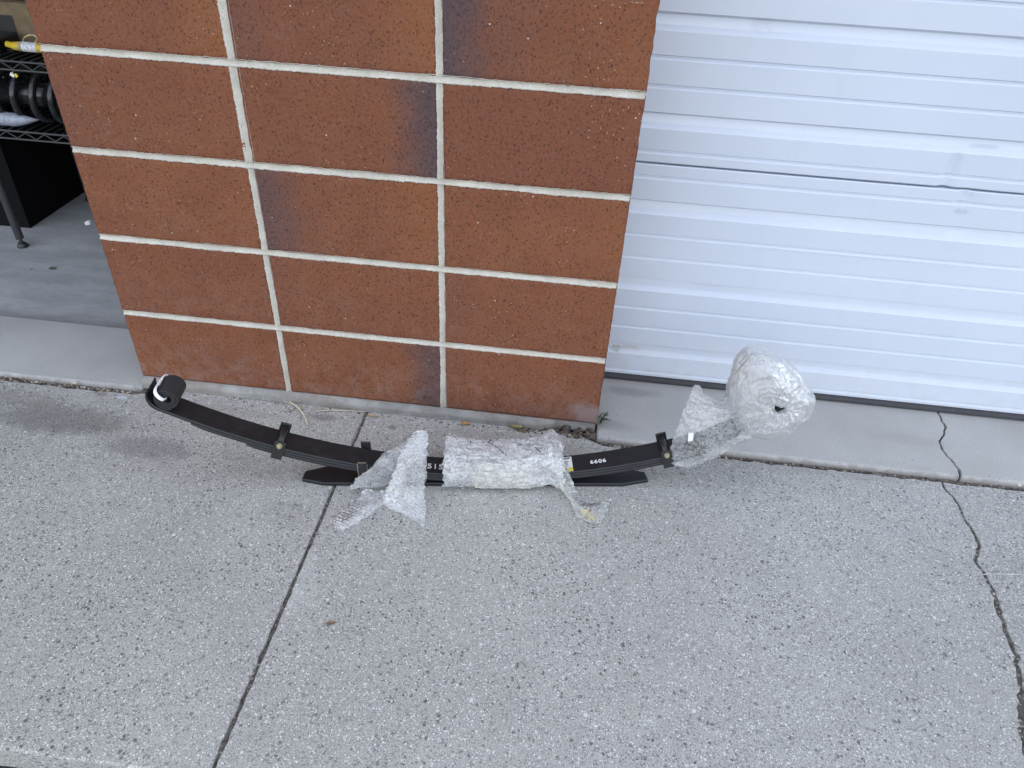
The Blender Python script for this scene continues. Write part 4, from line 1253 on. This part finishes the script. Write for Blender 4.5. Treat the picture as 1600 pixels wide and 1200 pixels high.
# ------------------------------------------------------------------ debris, twigs, leaves, weed
STONE = plain('pebble_stone', (0.30, 0.27, 0.23), 0.85, 0, 0.5, 60, 0.4)
CLOD = plain('dark_clod', (0.075, 0.062, 0.055), 0.95, 0, 0.4, 60, 0.5)
def pebble(mb, p, r, rr, flat=0.6):
    bm = bmesh.new()
    bmesh.ops.create_icosphere(bm, subdivisions=1 if r < 0.006 else 2, radius=1)
    sd = rr.random() * 50
    k = (0.8 + .5 * rr.random(), 0.7 + .4 * rr.random(), flat * (0.7 + .5 * rr.random()))
    an = rr.random() * 6.3
    V = []
    bm.verts.index_update()
    for v in bm.verts:
        q = v.co * (1 + 0.35 * noise.noise(v.co * 1.3 + Vector((sd, 0, 0))))
        x, y, z = q.x * k[0] * r, q.y * k[1] * r, q.z * k[2] * r
        V.append((p[0] + x * math.cos(an) - y * math.sin(an), p[1] + x * math.sin(an) + y * math.cos(an), p[2] + z))
    F = [[v.index for v in f.verts] for f in bm.faces]
    bm.free()
    mb.add(V, F)
rr = random.Random(11)
d1, d2, d3 = MB(), MB(), MB()
for i in range(420):
    x = rr.uniform(-1.2, -0.40); y = rr.gauss(-0.038, 0.004)
    pebble(rr.choice((d1, d2, d3)), (x, y, -0.003 + rr.random() * .002), abs(rr.gauss(0.0022, 0.001)) + .0007, rr)
for i in range(500):
    x = rr.uniform(0.80, 2.4); y = rr.gauss(-0.038, 0.0035)
    pebble(rr.choice((d1, d2, d3)), (x, y, -0.006 + rr.random() * .003), abs(rr.gauss(0.0019, 0.0009)) + .0006, rr)
for i in range(260):
    k = rr.randrange(len(crack)); p = crack[k]
    pebble(rr.choice((d1, d2)), (p[0] + rr.gauss(0, .003), p[1], -0.005), abs(rr.gauss(0.0018, 0.0008)) + .0006, rr)
for i in range(150):
    pebble(rr.choice((d1, d2)), (SE + rr.gauss(0, .0018), rr.uniform(-0.93, -0.02), -0.0045), abs(rr.gauss(0.0014, 0.0006)) + .0005, rr)
for i in range(170):
    x = rr.uniform(0.60, 0.80); pebble(rr.choice((d2, d2, d3)), (x, rr.uniform(-0.030, 0.004), 0.002), abs(rr.gauss(0.003, 0.0014)) + .001, rr)
for i in range(120):
    x = rr.uniform(-0.38, 0.62); pebble(rr.choice((d1, d2, d3)), (x, rr.gauss(-0.024, .005), 0.0005), abs(rr.gauss(0.0014, 0.0007)) + .0005, rr)
BRN = plain('brown_grit', (0.17, 0.12, 0.08), 0.9, 0, 0.5, 60, 0.4)
for d_, m_ in ((d1, STONE), (d2, CLOD), (d3, BRN)):
    o = d_.build('gravel', m_); o['kind'] = 'stuff'
def rock(px, py, r, lab, mat, z=0.003, group=None, nm='pebble'):
    mb = MB(); p = ground(px, py, z)
    pebble(mb, p, r, rr)
    return tag(mb.build(nm, mat, None, True), lab, 'stone', group)
PALE = plain('pale_stone', (0.52, 0.46, 0.36), 0.8, 0, 0.2, 60, .3)
rock(100, 594, 0.0062, 'round pale tan pebble in the gap along the apron left of the pillar', PALE, .0005)
rock(117, 598, 0.0066, 'long pale chip right beside the round pebble in the apron gap', PALE, 0.0)
rock(20, 584, 0.004, 'small grey pebble at the left end of the apron gap', STONE, -.001)
rock(1592, 756, 0.0085, 'pale tan stone in the apron gap at the right edge', PALE, 0.0)
for k, (px, py, r, lab) in enumerate(((885, 668, .0115, 'flat dark clod under the broken ledge at the pillar corner'), (848, 667, .008, 'smaller dark clod left of the others by the broken ledge'),
                        (905, 666, .0105, 'dark clod between the flat one and the corner stone'), (922, 668, .0145, 'largest dark stone right at the pillar corner'), (868, 661, .007, 'dark clod tucked beneath the mortar ledge'))):
    rock(px, py, r, lab, CLOD, 0.006, 'dark clods at the pillar corner', 'clod')
def twig(px, lab, r, mat, z=0.004, lift=0.0):
    pts = []
    for i, (x, y) in enumerate(px):
        pts.append(ground(x, y, z + lift * math.sin(math.pi * i / max(1, len(px) - 1))))
    m = len(pts)
    P = np.array(pts); out = cr(P, np.linspace(0, m - 1, 6 * m))
    n = len(out)
    return tag(MB().tube(out, [r * (1 - .4 * abs(2 * i / (n - 1) - 1) ** 2) for i in range(n)], 7).build('twig', mat, None, True), lab, 'twig')
STRAW = plain('pale_straw', (0.50, 0.44, 0.34), 0.8, 0, 0.2, 80)
TWIG = plain('grey_twig', (0.42, 0.38, 0.33), 0.85, 0, 0.25, 80)
twig([(452, 627), (466, 637), (476, 650), (481, 664)], 'thick pale curved twig on the concrete behind the spring', 0.0026, STRAW, .004, .004)
twig([(437, 623), (450, 629), (463, 634), (472, 638)], 'thin straight twig touching the ledge left of the curved twig', 0.0009, STRAW, .005)
twig([(441, 641), (452, 643), (462, 638), (468, 631)], 'thin bent brown stalk crossing the curved twig', 0.0008, plain('brown_stalk', (.2, .14, .09), .9))
twig([(494, 642), (520, 641), (548, 642), (572, 643)], 'long pale straw lying along the foot of the ledge', 0.0013, STRAW, .004)
twig([(482, 634), (492, 639), (503, 637)], 'short dry grass stalk beside the long straw', 0.0008, STRAW, .004)
twig([(1518, 900), (1545, 897), (1575, 897), (1610, 898)], 'long white straw lying across the crack at the right edge', 0.0009, plain('white_straw', (.48, .46, .42), .8), .003, .004)
twig([(20, 1183), (27, 1190), (32, 1201)], 'pale twig on the asphalt below the front edge of the pavement', 0.0018, STRAW, -.070)
def leaf(px, py, ln, wd, ang, col, lab, curl=0.3, z=0.003, name='fallen_leaf'):
    c = ground(px, py, z)
    V = []; F = []
    nu, nv = 10, 6
    for lay in (0, 1):
        for i in range(nu + 1):
            u = i / nu
            hw = wd * math.sin(math.pi * min(1, u * 0.92 + .04)) ** 0.7
            for j in range(nv + 1):
                v = 2 * j / nv - 1
                x = (u - .5) * ln; y = v * hw
                zz = curl * (abs(v) ** 2 * hw) + curl * .35 * ln * (u - .5) ** 2 * 2 + 0.0008 * noise.noise((x * 300, y * 300, px)) - lay * 0.0003
                V.append((c[0] + x * math.cos(ang) - y * math.sin(ang), c[1] + x * math.sin(ang) + y * math.cos(ang), c[2] + zz))
    m = (nu + 1) * (nv + 1)
    for lay in (0, 1):
        for i in range(nu):
            for j in range(nv):
                a = lay * m + i * (nv + 1) + j
                f = (a, a + nv + 1, a + nv + 2, a + 1)
                F.append(f if lay == 0 else f[::-1])
    return tag(obj(name, V, F, plain('leaf_' + name, col, 0.7, 0, .35, 120), None, True), lab, 'leaf')
leaf(727, 662, 0.026, 0.006, 0.1, (0.42, 0.24, 0.09), 'small orange brown dead leaf at the foot of the ledge')
leaf(806, 667, 0.036, 0.012, -0.2, (0.24, 0.22, 0.09), 'curled olive green leaf at the foot of the ledge right of the orange one', .5, .005)
leaf(517, 973, 0.020, 0.0045, 0.4, (0.20, 0.14, 0.10), 'brown dry chip alone on the open pavement', .2)
leaf(583, 650, 0.028, 0.004, 0.0, (0.36, 0.26, 0.16), 'narrow tan dead leaf beside the pavement joint at the ledge', .3)
leaf(82, 420, 0.022, 0.009, 0.3, (0.075, 0.09, 0.05), 'green crumpled bit lying on the garage floor', .5, .005)
leaf(47, 420, 0.012, 0.004, 0.9, (0.35, 0.36, 0.30), 'tiny pale bit left of the green one on the garage floor', .4, .005)
tag(MB().obox(onwall(138, 348, 0.55), (0.006, 0.004, 0), (0, 0.006, 0), (0, 0, 0.006), .002).build('paper_scrap', PAPER), 'small pale scrap on the garage floor close to the pillar', 'scrap')
WEED = plain('weed_green', (0.055, 0.085, 0.022), 0.6, 0, 0.4, 90)
V = []; F = []
base = np.array([0.806, 0.045, 0.006])
rw = random.Random(4)
for k in range(15):
    a = rw.uniform(-1.7, 1.2); ln = rw.uniform(0.018, 0.042); lean = rw.uniform(0.3, 1.0)
    b0 = base + np.array([rw.uniform(0, .008), rw.uniform(-.02, .014), 0])
    for i in range(6):
        u = i / 5
        h = ln * (u * (1 - 0.45 * lean * u)); out_ = ln * lean * u * u * .8
        c = b0 + np.array([math.cos(a) * out_, math.sin(a) * out_, h])
        wv = 0.0022 * math.sin(math.pi * (0.15 + .85 * (1 - u))) + .0002
        sdv = np.array([-math.sin(a), math.cos(a), 0])
        V += [c - sdv * wv, c + sdv * wv]
    q = len(V) - 12
    F += [(q + 2 * i, q + 2 * i + 1, q + 2 * i + 3, q + 2 * i + 2) for i in range(5)]
tag(obj('weed', V, F, WEED), 'small green weed growing at the right foot of the brick pillar', 'weed')
